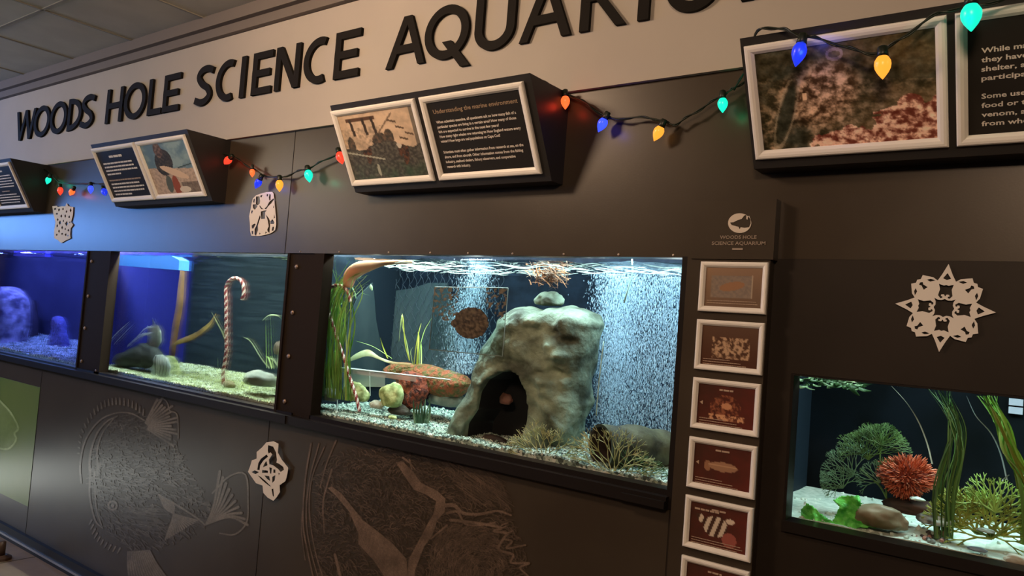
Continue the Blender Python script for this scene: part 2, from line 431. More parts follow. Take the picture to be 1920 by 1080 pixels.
MB().box(p[0], q[0], .14, .17, q[2], p[2] + .006).build('light_bar', M_violetbar, T1)

# posts between tanks
def post(x0, x1, bolts, label):
    o = empty('tank_post', ((x0 + x1) / 2, .02, 1.085)); tag(o, label, 'post', 'bolted posts between the long tanks')
    b = MB(); b.box(x0, x1, .006, .045, 1.085, ZT + .004); b.box(x0, x0 + .012, -.001, .006, 1.085, ZT + .004); b.box(x1 - .05, x1, .0, .006, 1.085, ZT + .004)
    b.build('post_body', M_post, o)
    for (x, z) in bolts:
        MB().lathe([(0, .009), (.004, .009), (.007, .006), (.008, .001)], (x, .006, z), (0, -1, 0), 12).build('bolt', M_bolt, o, smooth=True)
    return o
post(-4.02, -3.777, [(-3.972, z) for z in (1.643, 1.468, 1.308, 1.143)] + [(-3.81, 1.112)], 'black bolted post between the deep blue tank and the candy cane tank')
post(-2.405, -2.195, [(-2.351, z) for z in (1.645, 1.473, 1.310, 1.142)], 'black bolted post left of the large rock cave tank')
# sill
b = MB(); b.box(-6.5, -2.30, -.028, .046, 1.068, 1.098); b.box(-6.5, -2.30, .0, .046, 1.098, 1.107)
tag(b.build('tank_sill', M_black), 'long glossy black sill under the two blue tanks', 'sill')
o = empty('aquarium_surround', (-1.5, 0, 1.07)); tag(o, 'thin black frame and sill around the rock cave tank', 'frame')
b = MB(); b.box(-2.30, -.80, -.024, .046, 1.068, 1.098); b.box(-2.2, -.80, .0, .046, 1.098, 1.112); b.box(-.806, -.780, -.008, .046, 1.068, ZT + .006)
b.build('frame_body', M_black, o)
b = MB(); b.box(-.92, -.80, -.034, -.024, 1.070, 1.088); b.build('end_clip', M_black, o)
for x in (-2.333, -2.115, -1.866, -1.676, -1.518, -1.347, -1.167, -.993, -.835):
    MB().lathe([(0, .0032), (.002, .0028), (.003, .0005)], (x, 0, 1.702), (0, -1, 0), 8).build('screw', mat('pale screw', (.6, .5, .42, 1), .3, metal=.5), o)
b = MB(); b.box(-.523, .40, -.010, -.0005, 1.076, 1.100); b.box(-.523, .40, -.0005, .044, 1.0885, 1.100); b.box(-.5225, -.516, -.004, .044, 1.1, 1.4315); b.box(-.523, .40, -.003, .044, 1.4275, 1.4315)
tag(b.build('aquarium_surround', M_black), 'thin black frame around the small low aquarium', 'frame')

# ------------------------------------------------------------------ raised letters
SW = .031
def ring(cx, cy, rx, ry, a0, a1, s=SW, n=26):
    A = [math.radians(a0 + (a1 - a0) * i / n) for i in range(n + 1)]
    o = [(cx + rx * math.cos(a), cy + ry * math.sin(a)) for a in A]
    i_ = [(cx + (rx - s) * math.cos(a), cy + (ry - s * .92) * math.sin(a)) for a in A]
    return o + i_[::-1]
def bar(x0, y0, x1, y1, s=SW):   # slanted stroke with level ends
    return [(x0 - s / 2, y0), (x0 + s / 2, y0), (x1 + s / 2, y1), (x1 - s / 2, y1)]
def rct(x0, x1, y0, y1): return [(x0, y0), (x1, y0), (x1, y1), (x0, y1)]
def glyph(c, w, h):
    s = SW; hs = s * .88
    if c == 'W': return [bar(s / 2, h, w * .27, 0), bar(w * .27, 0, w * .5, h, s * .95), bar(w * .5, h, w * .74, 0), bar(w * .74, 0, w - s / 2, h)]
    if c == 'O': return [ring(w / 2, h / 2, w / 2, h / 2 + .003, 0, 359.9, n=40)]
    if c == 'Q': return [ring(w / 2, h / 2, w / 2, h / 2 + .003, 0, 359.9, n=40), bar(w * 1.0 - .006, -.036, w * .52, .055, s * 1.25)]
    if c == 'D': return [rct(0, s, 0, h), ring(s * .8, h / 2, w - s * .8, h / 2, -90, 90)]
    if c == 'H': return [rct(0, s, 0, h), rct(w - s, w, 0, h), rct(0, w, h / 2 - hs / 2, h / 2 + hs / 2)]
    if c == 'L': return [rct(0, s, 0, h), rct(0, w, 0, hs)]
    if c == 'E': return [rct(0, s, 0, h), rct(0, w, 0, hs), rct(0, w, h - hs, h), rct(0, w * .9, h / 2 - hs / 2, h / 2 + hs / 2)]
    if c == 'I': return [rct(0, w, 0, h)]
    if c == 'C': return [ring(w * .62, h / 2, w * .62, h / 2 + .002, 68, 292)]
    if c == 'N': return [rct(0, s, 0, h), rct(w - s, w, 0, h), bar(s * .6, h, w - s * .6, 0, s * 1.15)]
    if c == 'M': return [bar(s / 2, 0, w * .12, h), bar(w * .12, h, w * .5, .02), bar(w * .5, .02, w * .88, h), bar(w - s / 2, 0, w * .88, h)]
    if c == 'A': return [bar(s / 2, 0, w / 2 - s * .1, h), bar(w - s / 2, 0, w / 2 + s * .1, h), rct(w * .25, w * .75, h * .27, h * .27 + hs)]
    if c == 'U': return [rct(0, s, h * .38, h), rct(w - s, w, h * .38, h), ring(w / 2, h * .38, w / 2, h * .38 + .003, 180, 360)]
    if c == 'R': return [rct(0, s, 0, h), ring(s, h * .735, w * .86 - s, h * .265, -90, 90), rct(s * .5, s * 1.2, h - s * .92, h), rct(s * .5, s * 1.2, h * .47, h * .47 + s * .92), bar(w - s * .55, 0, w * .42, h * .5)]
    if c == 'S':
        P = catmull([(w * .98, h - .026), (w * .66, h - s * .42), (w * .30, h - s * .62), (s * .55, h * .74), (w * .36, h * .55), (w * .70, h * .42), (w - s * .6, h * .25), (w * .66, s * .62), (w * .34, s * .42), (0.0, .026)], 5)
        lp, rp = [], []
        for i, p in enumerate(P):
            t = P[min(i + 1, len(P) - 1)] - P[max(i - 1, 0)]; t /= np.linalg.norm(t); nn = np.array([-t[1], t[0]])
            lp.append(p + nn * s * .47); rp.append(p - nn * s * .47)
        return [[tuple(x) for x in lp + rp[::-1]]]
LET = [('W', -5.008, -4.744, 'first letter of WOODS'), ('O', -4.762, -4.560, 'first O of WOODS'), ('O', -4.556, -4.355, 'second O of WOODS'), ('D', -4.340, -4.185, 'fourth letter of WOODS'), ('S', -4.190, -4.050, 'last letter of WOODS'),
       ('H', -3.920, -3.756, 'first letter of HOLE'), ('O', -3.741, -3.540, 'second letter of HOLE'), ('L', -3.515, -3.394, 'third letter of HOLE'), ('E', -3.381, -3.245, 'last letter of HOLE'),
       ('S', -3.116, -2.989, 'first letter of SCIENCE'), ('C', -2.962, -2.815, 'first C of SCIENCE'), ('I', -2.785, -2.752, 'third letter of SCIENCE'), ('E', -2.704, -2.576, 'first E of SCIENCE'), ('N', -2.553, -2.403, 'fifth letter of SCIENCE'), ('C', -2.380, -2.233, 'second C of SCIENCE'), ('E', -2.203, -2.070, 'last letter of SCIENCE'),
       ('A', -1.931, -1.750, 'first letter of AQUARIUM'), ('Q', -1.756, -1.567, 'second letter of AQUARIUM'), ('U', -1.542, -1.386, 'first U of AQUARIUM'), ('A', -1.365, -1.184, 'second A of AQUARIUM'), ('R', -1.155, -1.007, 'fifth letter of AQUARIUM'), ('I', -.973, -.940, 'sixth letter of AQUARIUM'), ('U', -.892, -.742, 'second U of AQUARIUM'), ('M', -.690, -.470, 'last letter of AQUARIUM, mostly above the photo')]
for c, x0, x1, lb in LET:
    b = MB()
    for k, lp in enumerate(glyph(c, x1 - x0, .172)):
        n = len(lp); yf = -.026 - .00015 * k
        V = [(x0 + p[0], yf, 2.328 + p[1]) for p in lp] + [(x0 + p[0], -.0135, 2.328 + p[1]) for p in lp]
        a = sum(lp[i][0] * lp[(i + 1) % n][1] - lp[(i + 1) % n][0] * lp[i][1] for i in range(n))
        F = [(i, (i + 1) % n, n + (i + 1) % n, n + i) for i in range(n)]
        if len(lp) > 12:        # band shapes: quads across the stroke
            h_ = n // 2; F += [(i, i + 1, n - 2 - i, n - 1 - i) for i in range(h_ - 1)]
        else: F.append(tuple(range(n)))
        b.add(V, F)
    o = b.build('letter_' + c.lower(), M_letter)
    tag(o, 'raised black capital %s on the pale frieze, %s' % (c, lb), 'letter', 'raised letters of the aquarium name')

# ------------------------------------------------------------------ framed panels on planes
class Plane:
    """local frame on a flat face: u to the right, v downward, n out of the face"""
    def __init__(s, o, U, Vd, N): s.o, s.U, s.V, s.N = [np.array(a, float) for a in (o, U, Vd, N)]
    def p(s, u, v, n=0): return s.o + s.U * u + s.V * v + s.N * n
def frame_mb(pl, u0, v0, u1, v1, wd, h):
    prof = [(0, 0), (0, h * .7), (wd * .15, h * .95), (wd * .4, h), (wd * .7, h * .85), (wd, h * .35), (wd, 0)]
    V = []; k = len(prof)
    for (cu_, cv, su, sv) in ((u0, v0, 1, 1), (u1, v0, -1, 1), (u1, v1, -1, -1), (u0, v1, 1, -1)):
        for d, hh in prof: V.append(pl.p(cu_ + su * d, cv + sv * d, hh))
    F = []
    for c in range(4):
        c2 = (c + 1) % 4
        for i in range(k - 1): F.append((c * k + i, c2 * k + i, c2 * k + i + 1, c * k + i + 1))
    return MB().add(V, F)
def quad_mb(pl, u0, v0, u1, v1, n): return MB().add([pl.p(u0, v0, n), pl.p(u1, v0, n), pl.p(u1, v1, n), pl.p(u0, v1, n)], [(3, 2, 1, 0)])
def text_into(mb, pl, s, u, v, width, cap, n=.0009, bold=.012, center=False):
    """line of writing with its baseline at v, stretched to its measured width"""
    V, F = text2d(s, bold)
    wx = V[:, 0].max(); sx = width / wx; sy = cap / .73
    if center: u -= width / 2
    mb.add([pl.p(u + p[0] * sx, v - p[1] * sy, n) for p in V], F)
def dashes(mb, pl, u, v, width, cap, seed, n=.0009):
    """a line of print too small to read: word-long marks"""
    r = random.Random(seed); x = 0
    while x < width - cap:
        wl = min(cap * r.uniform(1.5, 5), width - x)
        mb.add([pl.p(u + x, v - cap, n), pl.p(u + x + wl, v - cap, n), pl.p(u + x + wl, v, n), pl.p(u + x, v, n)], [(3, 2, 1, 0)])
        x += wl + cap * .4
def photo(name, pl, u0, v0, u1, v1, fn, parent, nx=110, ny=76, n=.0006):
    V, F, C = [], [], []
    for j in range(ny + 1):
        for i in range(nx + 1):
            a, c = i / nx, j / ny; V.append(pl.p(u0 + (u1 - u0) * a, v0 + (v1 - v0) * c, n)); C.append(lin(*[max(0, min(255, x)) for x in fn(a, c)]))
    for j in range(ny):
        for i in range(nx): a = j * (nx + 1) + i; F.append((a, a + nx + 1, a + nx + 2, a + 1))
    return mk(name, V, F, M_photo, parent, cols=C)
def fbm(x, y, z=0., o=4):
    return mnoise.fractal(Vector((x, y, z)), .7, 2.1, o)
def mixc(a, b, t): t = max(0, min(1, t)); return tuple(a[i] * (1 - t) + b[i] * t for i in range(3))
def blob(a, c, x, y, rx, ry, ang=0):
    dx, dy = a - x, c - y; ca, sa = math.cos(ang), math.sin(ang); p, q = dx * ca + dy * sa, -dx * sa + dy * ca
    return 1 - math.sqrt((p / rx) ** 2 + (q / ry) ** 2)

def ph_reef(a, c):      # weedy rocks, tan scorpionfish, pale coral at lower right
    n = fbm(a * 7, c * 6, 1); m = fbm(a * 17, c * 13, 2, 6); r = abs(fbm(a * 16, c * 13, 5, 4))
    base = mixc((58, 56, 40), (98, 84, 60), .5 + n * .9)
    if c > .25 + .2 * a: base = mixc(base, (150, 126, 100), (.45 + m * 1.1) * (.9 if a < .55 else .4))
    if a < .32: base = mixc(base, (48, 50, 38), .5 + n)
    t = blob(a, c, .36, .48, .26, .36, .3)
    if t > 0: base = mixc(base, mixc((84, 62, 44), (206, 170, 136), .5 + 1.2 * m), min(1, t * 2.5) * .8)
    t = blob(a, c, .17, .62, .05, .36, .2)
    if t > 0: base = mixc(base, (52, 54, 42), min(1, t * 3))
    if abs(t) < .12 and t < .1 and c > .3: base = mixc(base, (150, 140, 120), .5)
    t = c - (1.16 - .62 * a + .12 * n)
    if t > 0 or blob(a, c, .86, .66, .07, .10) > 0:
        k = .62 + 1.5 * m + .8 * fbm(a * 15, c * 11, 12, 2) - .6 * r; base = mixc((118, 66, 54), (222, 182, 158), k)
    if blob(a, c, .47, .12, .05, .06) > 0 and blob(a, c, .47, .12, .035, .03) < 0: base = (140, 122, 112)
    if .45 < c < .52 and .27 < a < .30: base = (225, 190, 150)
    return tuple(x * 1.12 + 34 * m for x in base)
def ph_boat(a, c):      # trawler deck, pale sky
    n = fbm(a * 6, c * 6, 3); m = fbm(a * 26, c * 22, 4, 3)
    h = .50 + .05 * math.sin(a * 9) + .03 * n
    if c < h:
        b = mixc((222, 196, 168), (188, 166, 142), .35 + n)
        if c > .22 and a < .55: b = mixc(b, (160, 142, 122), .35 + m)
        if .07 < c < .13 and .1 < a < .5: b = (96, 72, 56)
        for x in (.16, .33, .45):
            if abs(a - x - .08 * (c - .1)) < .018 and .08 < c < .34: b = (66, 56, 48)
        if abs((c - .38) + (a - .45) * 1.15) < .016 and a < .72 and c < .4: b = (128, 108, 90)
        for (x, y) in ((.78, .28), (.88, .38), (.8, .44), (.7, .18)):
            if abs(a - x) < .05 and abs(c - y - .4 * (a - x)) < .014: b = (100, 82, 66)
        for (x, y, r) in ((.5, .44, .11), (.62, .40, .06), (.1, .46, .05)):
            if blob(a, c, x, y, r, .12) > 0: b = mixc((112, 92, 76), (60, 60, 54), .5 + m)
        if a > .94: b = mixc(b, (60, 62, 58), .6)
        return b
    b = mixc((62, 60, 54), (104, 100, 90), .4 + m * 1.5)
    b = mixc(b, (56, 84, 60), .55 * max(0, min(1, (c - .72) * 5)) * (.6 + n))
    for (x, y) in ((.27, .52), (.30, .62), (.74, .55), (.78, .68)):
        if blob(a, c, x, y, .035, .14, .2) > 0: b = mixc((104, 70, 50), (50, 42, 38), .5 + m * 2)
    if blob(a, c, .72, .52, .03, .05) > 0: b = (205, 196, 180)
    if blob(a, c, .38, .86, .02, .09) > 0 or (abs(c - .62 - .3 * (a - .2)) < .012 and a < .5): b = (170, 172, 156)
    return b
def ph_sailor(a, c):    # figure on a boat against blue sky
    n = fbm(a * 4, c * 4, 8); m = fbm(a * 22, c * 20, 9, 3)
    b = mixc((104, 134, 152), (150, 176, 180), .3 + n * 1.2 + .4 * c)
    if c > .46 + .08 * a:
        b = mixc((206, 184, 164), (168, 146, 128), .3 + m)
        if a > .62 and c > .78: b = mixc((110, 96, 86), (150, 136, 120), .5 + m)
    t = blob(a, c, .36, .14, .09, .14); u = blob(a, c, .40, .38, .19, .26, .35)
    if u > 0: b = mixc((56, 58, 58), (92, 84, 76), .4 + m * 1.6)
    if t > 0: b = mixc((84, 70, 66), (150, 126, 108), .4 + m)
    if blob(a, c, .55, .58, .30, .07, .45) > 0: b = (226, 198, 170)
    if blob(a, c, .36, .80, .07, .17, .15) > 0: b = (98, 106, 98)
    if blob(a, c, .50, .84, .075, .20, .05) > 0: b = (158, 84, 62)
    if abs(c - .50 + .18 * (a - .7)) < .012 and a > .66: b = (72, 90, 92)
    if blob(a, c, .66, .92, .12, .06) > 0: b = (222, 210, 192)
    return b

def sign_box(x0, x1, label, right_face=True):
    zt, zb, yt, yb = 2.162, 1.900, -.197, -.057
    t = empty('display_box', ((x0 + x1) / 2, 0, zb)); tag(t, label, 'sign box', 'tilted display boxes under the name frieze')
    b = MB(); pts = [(-.0002, zb), (yb, zb), (yt, zt), (-.0002, zt)]
    V = [(x, y, z) for x in (x0, x1) for y, z in pts]
    b.add(V, [(0, 1, 2, 3), (7, 6, 5, 4), (0, 4, 5, 1), (1, 5, 6, 2), (2, 6, 7, 3), (3, 7, 4, 0)])
    b.build('box_body', M_box, t)
    L = math.hypot(yt - yb, zt - zb); Vd = ((0, (yb - yt) / L, (zb - zt) / L)); N = (0, (zb - zt) / L, -(yb - yt) / L)
    return t, Plane((x0, yt, zt), (1, 0, 0), Vd, N)
FW = .020
def framed_text(t, pl, u0, u1, draw):
    f = frame_mb(pl, u0, .018, u1, .274, FW, .010).build('frame', M_white, t)
    quad_mb(pl, u0 + .01, .028, u1 - .01, .264, .0012).build('text_panel', M_textblk, f)
    b1, b2 = MB(), MB(); draw(b1, b2, u0 + FW, u1 - FW)
    b1.build_cuts('paragraph', M_ink, f)
    if b2.V: b2.build('heading', M_inkdim, f)
def framed_photo(t, pl, u0, u1, fn, **k):
    f = frame_mb(pl, u0, .018, u1, .274, FW, .010).build('frame', M_white, t)
    photo('photo_print', pl, u0 + FW - .003, .018 + FW - .003, u1 - FW + .003, .274 - FW + .003, fn, f, n=.0015, **k)
TN = .0022
# box with the marine environment text
tC, pC = sign_box(-1.992, -1.188, 'black tilted display box with fishing deck photo and marine environment text')
framed_photo(tC, pC, .000, .377, ph_boat)
def drawC(b1, b2, a, c):
    text_into(b2, pC, 'Understanding the marine environment', a + .020, .072, .310, .013, TN, .008)
    L1 = [('When scientists examine, all specimens ask so how many fish of a', .295), ('particular species are living in a certain area? How many of those', .292), ('fish are expected to survive in the next few years?', .228), ('How many right whales are returning to New England waters every', .300), ('winter? How large are seal populations on Cape Cod?', .225)]
    for i, (s, wd) in enumerate(L1): text_into(b1, pC, s, a + .022, .101 + i * .0145, wd, .0082, TN, .028)
    b1.cut()
    L2 = [('Scientists must often gather information from research at sea, on the', .297), ('shore, and from aircraft. Other information comes from the fishing', .292), ('industry, seafood dealers, fishery observers, and cooperative', .262), ('research with industry.', .092)]
    for i, (s, wd) in enumerate(L2): text_into(b1, pC, s, a + .022, .192 + i * .0150, wd, .0082, TN, .028)
framed_text(tC, pC, .397, .779, drawC)
# box at left with the sailor
tB, pB = sign_box(-3.655, -2.850, 'black tilted display box with text panel and photo of a figure against blue sky')
def drawB(b1, b2, a, c):
    dashes(b1, pB, a + .105, .070, .115, .010, 5, TN)
    b1.cut()
    for i, wd in enumerate((.26, .27, .28, .13)): dashes(b1, pB, a + .03, .098 + i * .0165, wd, .0072, 20 + i, TN)
    for i, wd in enumerate((.28, .10)[:1]): dashes(b2, pB, a + .025, .176, wd, .0065, 30 + i, TN)
    b1.cut()
    for i, wd in enumerate((.25, .28, .27, .15)): dashes(b1, pB, a + .03, .194 + i * .0165, wd, .0072, 40 + i, TN)
framed_text(tB, pB, .000, .380, drawB)
framed_photo(tB, pB, .396, .780, ph_sailor)
# far left box
tA, pA = sign_box(-5.36, -4.555, 'black tilted display box at the left edge, only its text panel in view')
def drawA(b1, b2, a, c):
    dashes(b1, pA, a + .105, .066, .115, .008, 6, TN)
    b1.cut()
    for i, wd in enumerate((.27, .28, .27, .28, .27)): dashes(b1, pA, a + .025, .090 + i * .0150, wd, .0055, 50 + i, TN)
    dashes(b2, pA, a + .105, .176, .10, .006, 61, TN)
    b1.cut()
    for i, wd in enumerate((.26, .28, .27, .25)): dashes(b1, pA, a + .025, .195 + i * .0150, wd, .0055, 70 + i, TN)
framed_text(tA, pA, .396, .780, drawA)
framed_photo(tA, pA, .000, .378, ph_boat, nx=30, ny=20)
# right box with the camouflage text
tD, pD = sign_box(-.620, .190, 'black tilted display box at right with reef photo, draped with lights')
framed_photo(tD, pD, .009, .400, ph_reef, nx=200, ny=130)
def drawD(b1, b2, a, c):
    L1 = ['While many marine animals hunt,', 'they have many ways to find', 'shelter, and food. Some even', 'participate in a partnership.']
    L2 = ['Some use camouflage to catch', 'food or to avoid enemies; others use', 'venom, and have colors that differ', 'from where they live.']
    for i, s in enumerate(L1): text_into(b1, pD, s, a + .022, .098 + i * .0172, .0080 * len(s), .0098, TN, .022)
    b1.cut()
    for i, s in enumerate(L2): text_into(b1, pD, s, a + .022, .184 + i * .0178, .0080 * len(s), .0098, TN, .022)
framed_text(tD, pD, .414, .800, drawD)

# ------------------------------------------------------------------ narrow label panel beside the cave tank
o = empty('label_board', (-.68, 0, .60)); tag(o, 'tall narrow black board with logo and column of white framed labels', 'sign board')
b = MB(); b.box(-.782, -.577, -.030, 0, .60, 1.705); b.box(-.772, -.570, -.034, -.001, 1.690, 1.832)
b.build('board', M_wall, o)
pS = Plane((-.772, -.0345, 1.832), (1, 0, 0), (0, 0, -1), (0, -1, 0))
def wS(px, py): p_ = at(px, py, -.0345); return (p_[0] + .772, 1.832 - p_[2])
s_ = 10.8
def lg(x, y): return wS(1300 + x / s_, 380 + y / s_)
ell = [(lg(940 + 235 * math.cos(t), 415 - 200 * math.sin(t))) for t in [i * 2 * math.pi / 40 for i in range(40)]]
fish = [lg(*p_) for p_ in ((745, 405), (820, 395), (900, 355), (985, 330), (1030, 265), (1075, 245), (1075, 330), (1100, 350), (1105, 300), (1135, 265), (1160, 330), (1165, 420), (1130, 500), (1040, 510), (960, 500), (940, 540), (915, 490), (840, 470), (780, 455))]
V, F = fill2d([ell, fish]); mk('logo', [pS.p(p_[0], p_[1], .0008) for p_ in V], F, mat('cream logo print', (.62, .54, .45, 1), .6), o)
b = MB()
u0, v0 = lg(540, 735); u1, _ = lg(1280, 735); text_into(b, pS, 'WOODS HOLE', u0, v0, u1 - u0, .0088, .0008, .01)
b.cut(); u0, v0 = lg(375, 855); u1, _ = lg(1460, 855); text_into(b, pS, 'SCIENCE AQUARIUM', u0, v0, u1 - u0, .0088, .0008, .01)
b.cut(); u0, v0 = lg(790, 920); u1, v1 = lg(1000, 960); b.add([pS.p(u0, v0, .0008), pS.p(u1, v0, .0008), pS.p(u1, v1, .0008), pS.p(u0, v1, .0008)], [(3, 2, 1, 0)])
b.build_cuts('lettering', mat('dim tan lettering', (.30, .235, .18, 1), .6), o)
def ph_card(kind):
    def fn(a, c):
        n = fbm(a * 5, c * 4, kind * 3.1); m = fbm(a * 20, c * 15, kind * 2.7, 3)
        if kind == 0:  # glare over the topmost card is put into its colours
            b_ = mixc((150, 122, 100), (112, 90, 74), c * .9 + a * .3)
            if .12 < a < .82 and .22 < c < .74: b_ = mixc((142, 126, 112), (124, 112, 104), .5 + m)
            if blob(a, c, .48, .48, .22, .10, -.3) > 0: b_ = (150, 112, 84)
            if abs(a - .82) < .008 and .2 < c < .75: b_ = (176, 160, 140)
            return b_
        if kind == 1:
            b_ = mixc((96, 72, 58), (76, 46, 34), c)
            if .2 < a < .84 and .3 < c < .80: b_ = mixc((84, 58, 44), (188, 156, 126), .42 + 2.0 * m * (1.2 if .25 < c < .7 else .8))
            return b_
        b_ = mixc((70, 42, 34), (98, 44, 36), a * .6 + .3 * c + n * .3)
        if kind == 2:
            if blob(a, c, .5, .55, .26, .30) > 0: b_ = mixc(b_, (150, 92, 66), .3 + m * 1.6)
            if .22 < a < .82 and .70 < c < .84: b_ = mixc(b_, (210, 158, 120), .4 + 2.2 * m)
            if blob(a, c, .52, .50, .09, .07) > 0: b_ = (196, 140, 104)
        if kind == 3:
            t = blob(a, c, .52, .50, .25, .11); tail = blob(a, c, .26, .52, .06, .12)
            if t > 0: b_ = mixc((150, 112, 88), (190, 152, 120), .5 + (.5 if abs(c - .48) < .02 else -.3))
            elif tail > 0: b_ = (148, 106, 80)
        if kind == 4:
            t = blob(a, c, .46, .50, .20, .24, .2); tail = blob(a, c, .22, .38, .07, .13, -.6)
            if t > 0 or tail > 0: b_ = (206, 190, 170) if math.sin((a + .25 * c) * 46) > -.1 else (70, 48, 40)
            if blob(a, c, .70, .32, .07, .06) > 0: b_ = (214, 196, 176)
            if blob(a, c, .70, .74, .12, .16) > 0: b_ = (152, 84, 74)
        return b_
    return fn
FRM = [(1.683, 1.562, 'topmost white framed label, greyish card with painted glare', 0), (1.542, 1.421, 'white framed label with pale coral picture, second from top', 1),
       (1.401, 1.279, 'white framed red-brown label with arrow and coral picture', 2), (1.258, 1.137, 'white framed red label with a single long pale fish', 3),
       (1.118, .995, 'white framed label with black and white striped fish', 4), (.974, .852, 'lowest white framed label, cut by the photo bottom', 2)]
for i, (z1, z0, lb, kd) in enumerate(FRM):
    pl = Plane((-.744, -.0302, z1), (1, 0, 0), (0, 0, -1), (0, -1, 0)); W_, H_ = .165, z1 - z0
    f = empty('framed_label', (-.66, -.03, z0)); tag(f, lb, 'framed label', 'framed fish labels down the narrow board')
    frame_mb(pl, 0, 0, W_, H_, .0135, .010).build('frame', M_white, f)
    photo('card', pl, .010, .010, W_ - .010, H_ - .010, ph_card(kd), f, 60, 46, n=.002)
    b = MB()
    if kd > 1:
        dashes(b, pl, .066, .026, .034, .0042, 80 + i, .0032)
    b.cut()
    if kd in (2, 3) : b.add([pl.p(.019, .058, .0034), pl.p(.027, .053, .0034), pl.p(.027, .063, .0034)], [(2, 1, 0)])
    b.cut()
    if kd == 4: dashes(b, pl, .024, .030, .060, .0045, 99, .0032)
    b.cut()
    for j in range(3 if kd else 2): dashes(b, pl, .020, H_ - .0265 + j * .0058, (.120, .124, .112)[j] * (1 if kd in (0, 4) else .55 + .2 * j), .0016, 200 + i * 7 + j, .0032)
    b.build_cuts('lettering', mat('card ink', (.42, .30, .22, 1), .6), f)

# ------------------------------------------------------------------ paper snowflakes
def snowflake(loops_px, label, lift=-.004, grow=1.22):
    loops_px = [loops_px[0]] + [[(sum(p[0] for p in l) / len(l) * (1 - grow) + x * grow, sum(p[1] for p in l) / len(l) * (1 - grow) + y * grow) for x, y in l] for l in loops_px[1:]]
    L = [[(at(x, y, lift)[0], at(x, y, lift)[2]) for x, y in lp] for lp in loops_px]
    V, F = fill2d(L, .0012)
    return tag(mk('paper_snowflake', [(p_[0], lift - p_[2], p_[1]) for p_ in V], F, M_paper), label, 'paper snowflake', 'cut paper snowflakes on the wall')
sc2 = lambda ox, oy, s: (lambda lp: [(ox + x / s, oy + y / s) for x, y in lp])
fa = sc2(440, 350, 10.8)
snowflake([fa(l) for l in [
    [(370, 240), (430, 180), (530, 140), (650, 110), (760, 105), (790, 150), (800, 240), (815, 400), (835, 600), (840, 780), (820, 880), (740, 940), (650, 970), (500, 1000), (340, 995), (315, 900), (310, 750), (295, 600), (320, 480), (345, 340)],
    [(440, 215), (500, 215), (510, 290), (500, 340), (455, 370), (435, 330)], [(525, 185), (560, 175), (550, 210), (525, 215)], [(655, 150), (680, 160), (670, 195), (650, 185)], [(705, 160), (730, 170), (725, 260), (705, 270), (695, 220)],
    [(770, 255), (780, 280), (740, 340), (690, 385), (650, 440), (620, 430), (660, 400), (700, 320)], [(370, 370), (430, 365), (455, 400), (410, 460), (380, 430)], [(510, 380), (550, 430), (580, 450), (540, 450), (510, 410)],
    [(540, 510), (580, 500), (640, 490), (615, 520), (610, 630), (545, 635)], [(345, 485), (370, 490), (350, 550), (335, 520)], [(505, 610), (515, 650), (490, 720), (470, 790), (475, 860), (440, 960), (415, 930), (415, 850), (450, 780), (480, 680)],
    [(350, 790), (400, 755), (420, 770), (380, 840), (355, 835)], [(640, 600), (690, 660), (720, 720), (710, 830), (705, 910), (670, 880), (665, 850), (690, 800), (670, 700)], [(765, 670), (800, 720), (790, 750), (730, 750), (725, 720)],
    [(770, 820), (795, 815), (785, 890), (755, 880)], [(785, 380), (798, 420), (780, 430)], [(800, 560), (815, 630), (795, 640)], [(345, 905), (375, 900), (375, 950), (350, 960)], [(500, 930), (525, 950), (500, 970)], [(630, 910), (655, 930), (620, 950)], [(385, 260), (410, 250), (400, 320), (375, 310)]]],
    'white cut paper snowflake with four diamonds, above the candy cane tank')
fb = sc2(440, 810, 7.7143)
snowflake([fb(l) for l in [
    [(460, 150), (560, 135), (635, 170), (625, 300), (680, 400), (775, 520), (760, 620), (735, 710), (650, 770), (655, 870), (610, 940), (560, 995), (480, 950), (415, 880), (405, 775), (310, 740), (240, 640), (195, 575), (230, 480), (250, 410), (320, 385), (320, 290), (400, 220)],
    [(488, 200), (560, 220), (600, 300), (612, 400), (605, 440), (640, 455), (700, 500), (708, 540), (660, 570), (625, 530), (560, 480), (505, 462), (500, 400), (545, 330), (520, 300), (495, 318), (482, 280)],
    [(460, 330), (482, 360), (420, 410), (372, 480), (362, 550), (330, 540), (345, 450), (380, 390)], [(245, 580), (290, 555), (350, 580), (300, 610)], [(400, 550), (480, 560), (480, 590), (400, 590)],
    [(500, 512), (540, 522), (530, 600), (515, 600)], [(560, 540), (590, 545), (590, 590), (560, 590)], [(430, 630), (500, 640), (515, 710), (470, 680)], [(545, 650), (590, 625), (580, 700), (545, 735)], [(460, 420), (475, 480), (410, 510), (430, 460)],
    [(335, 630), (380, 650), (460, 720), (525, 785), (500, 780), (400, 700)], [(535, 830), (560, 820), (570, 940), (550, 920)], [(630, 590), (655, 600), (640, 625)]]],
    'white layered paper snowflake below the sill, between the two fish murals', -.012, 1.05)
fc = sc2(0, 290, 6)
random.seed(4)
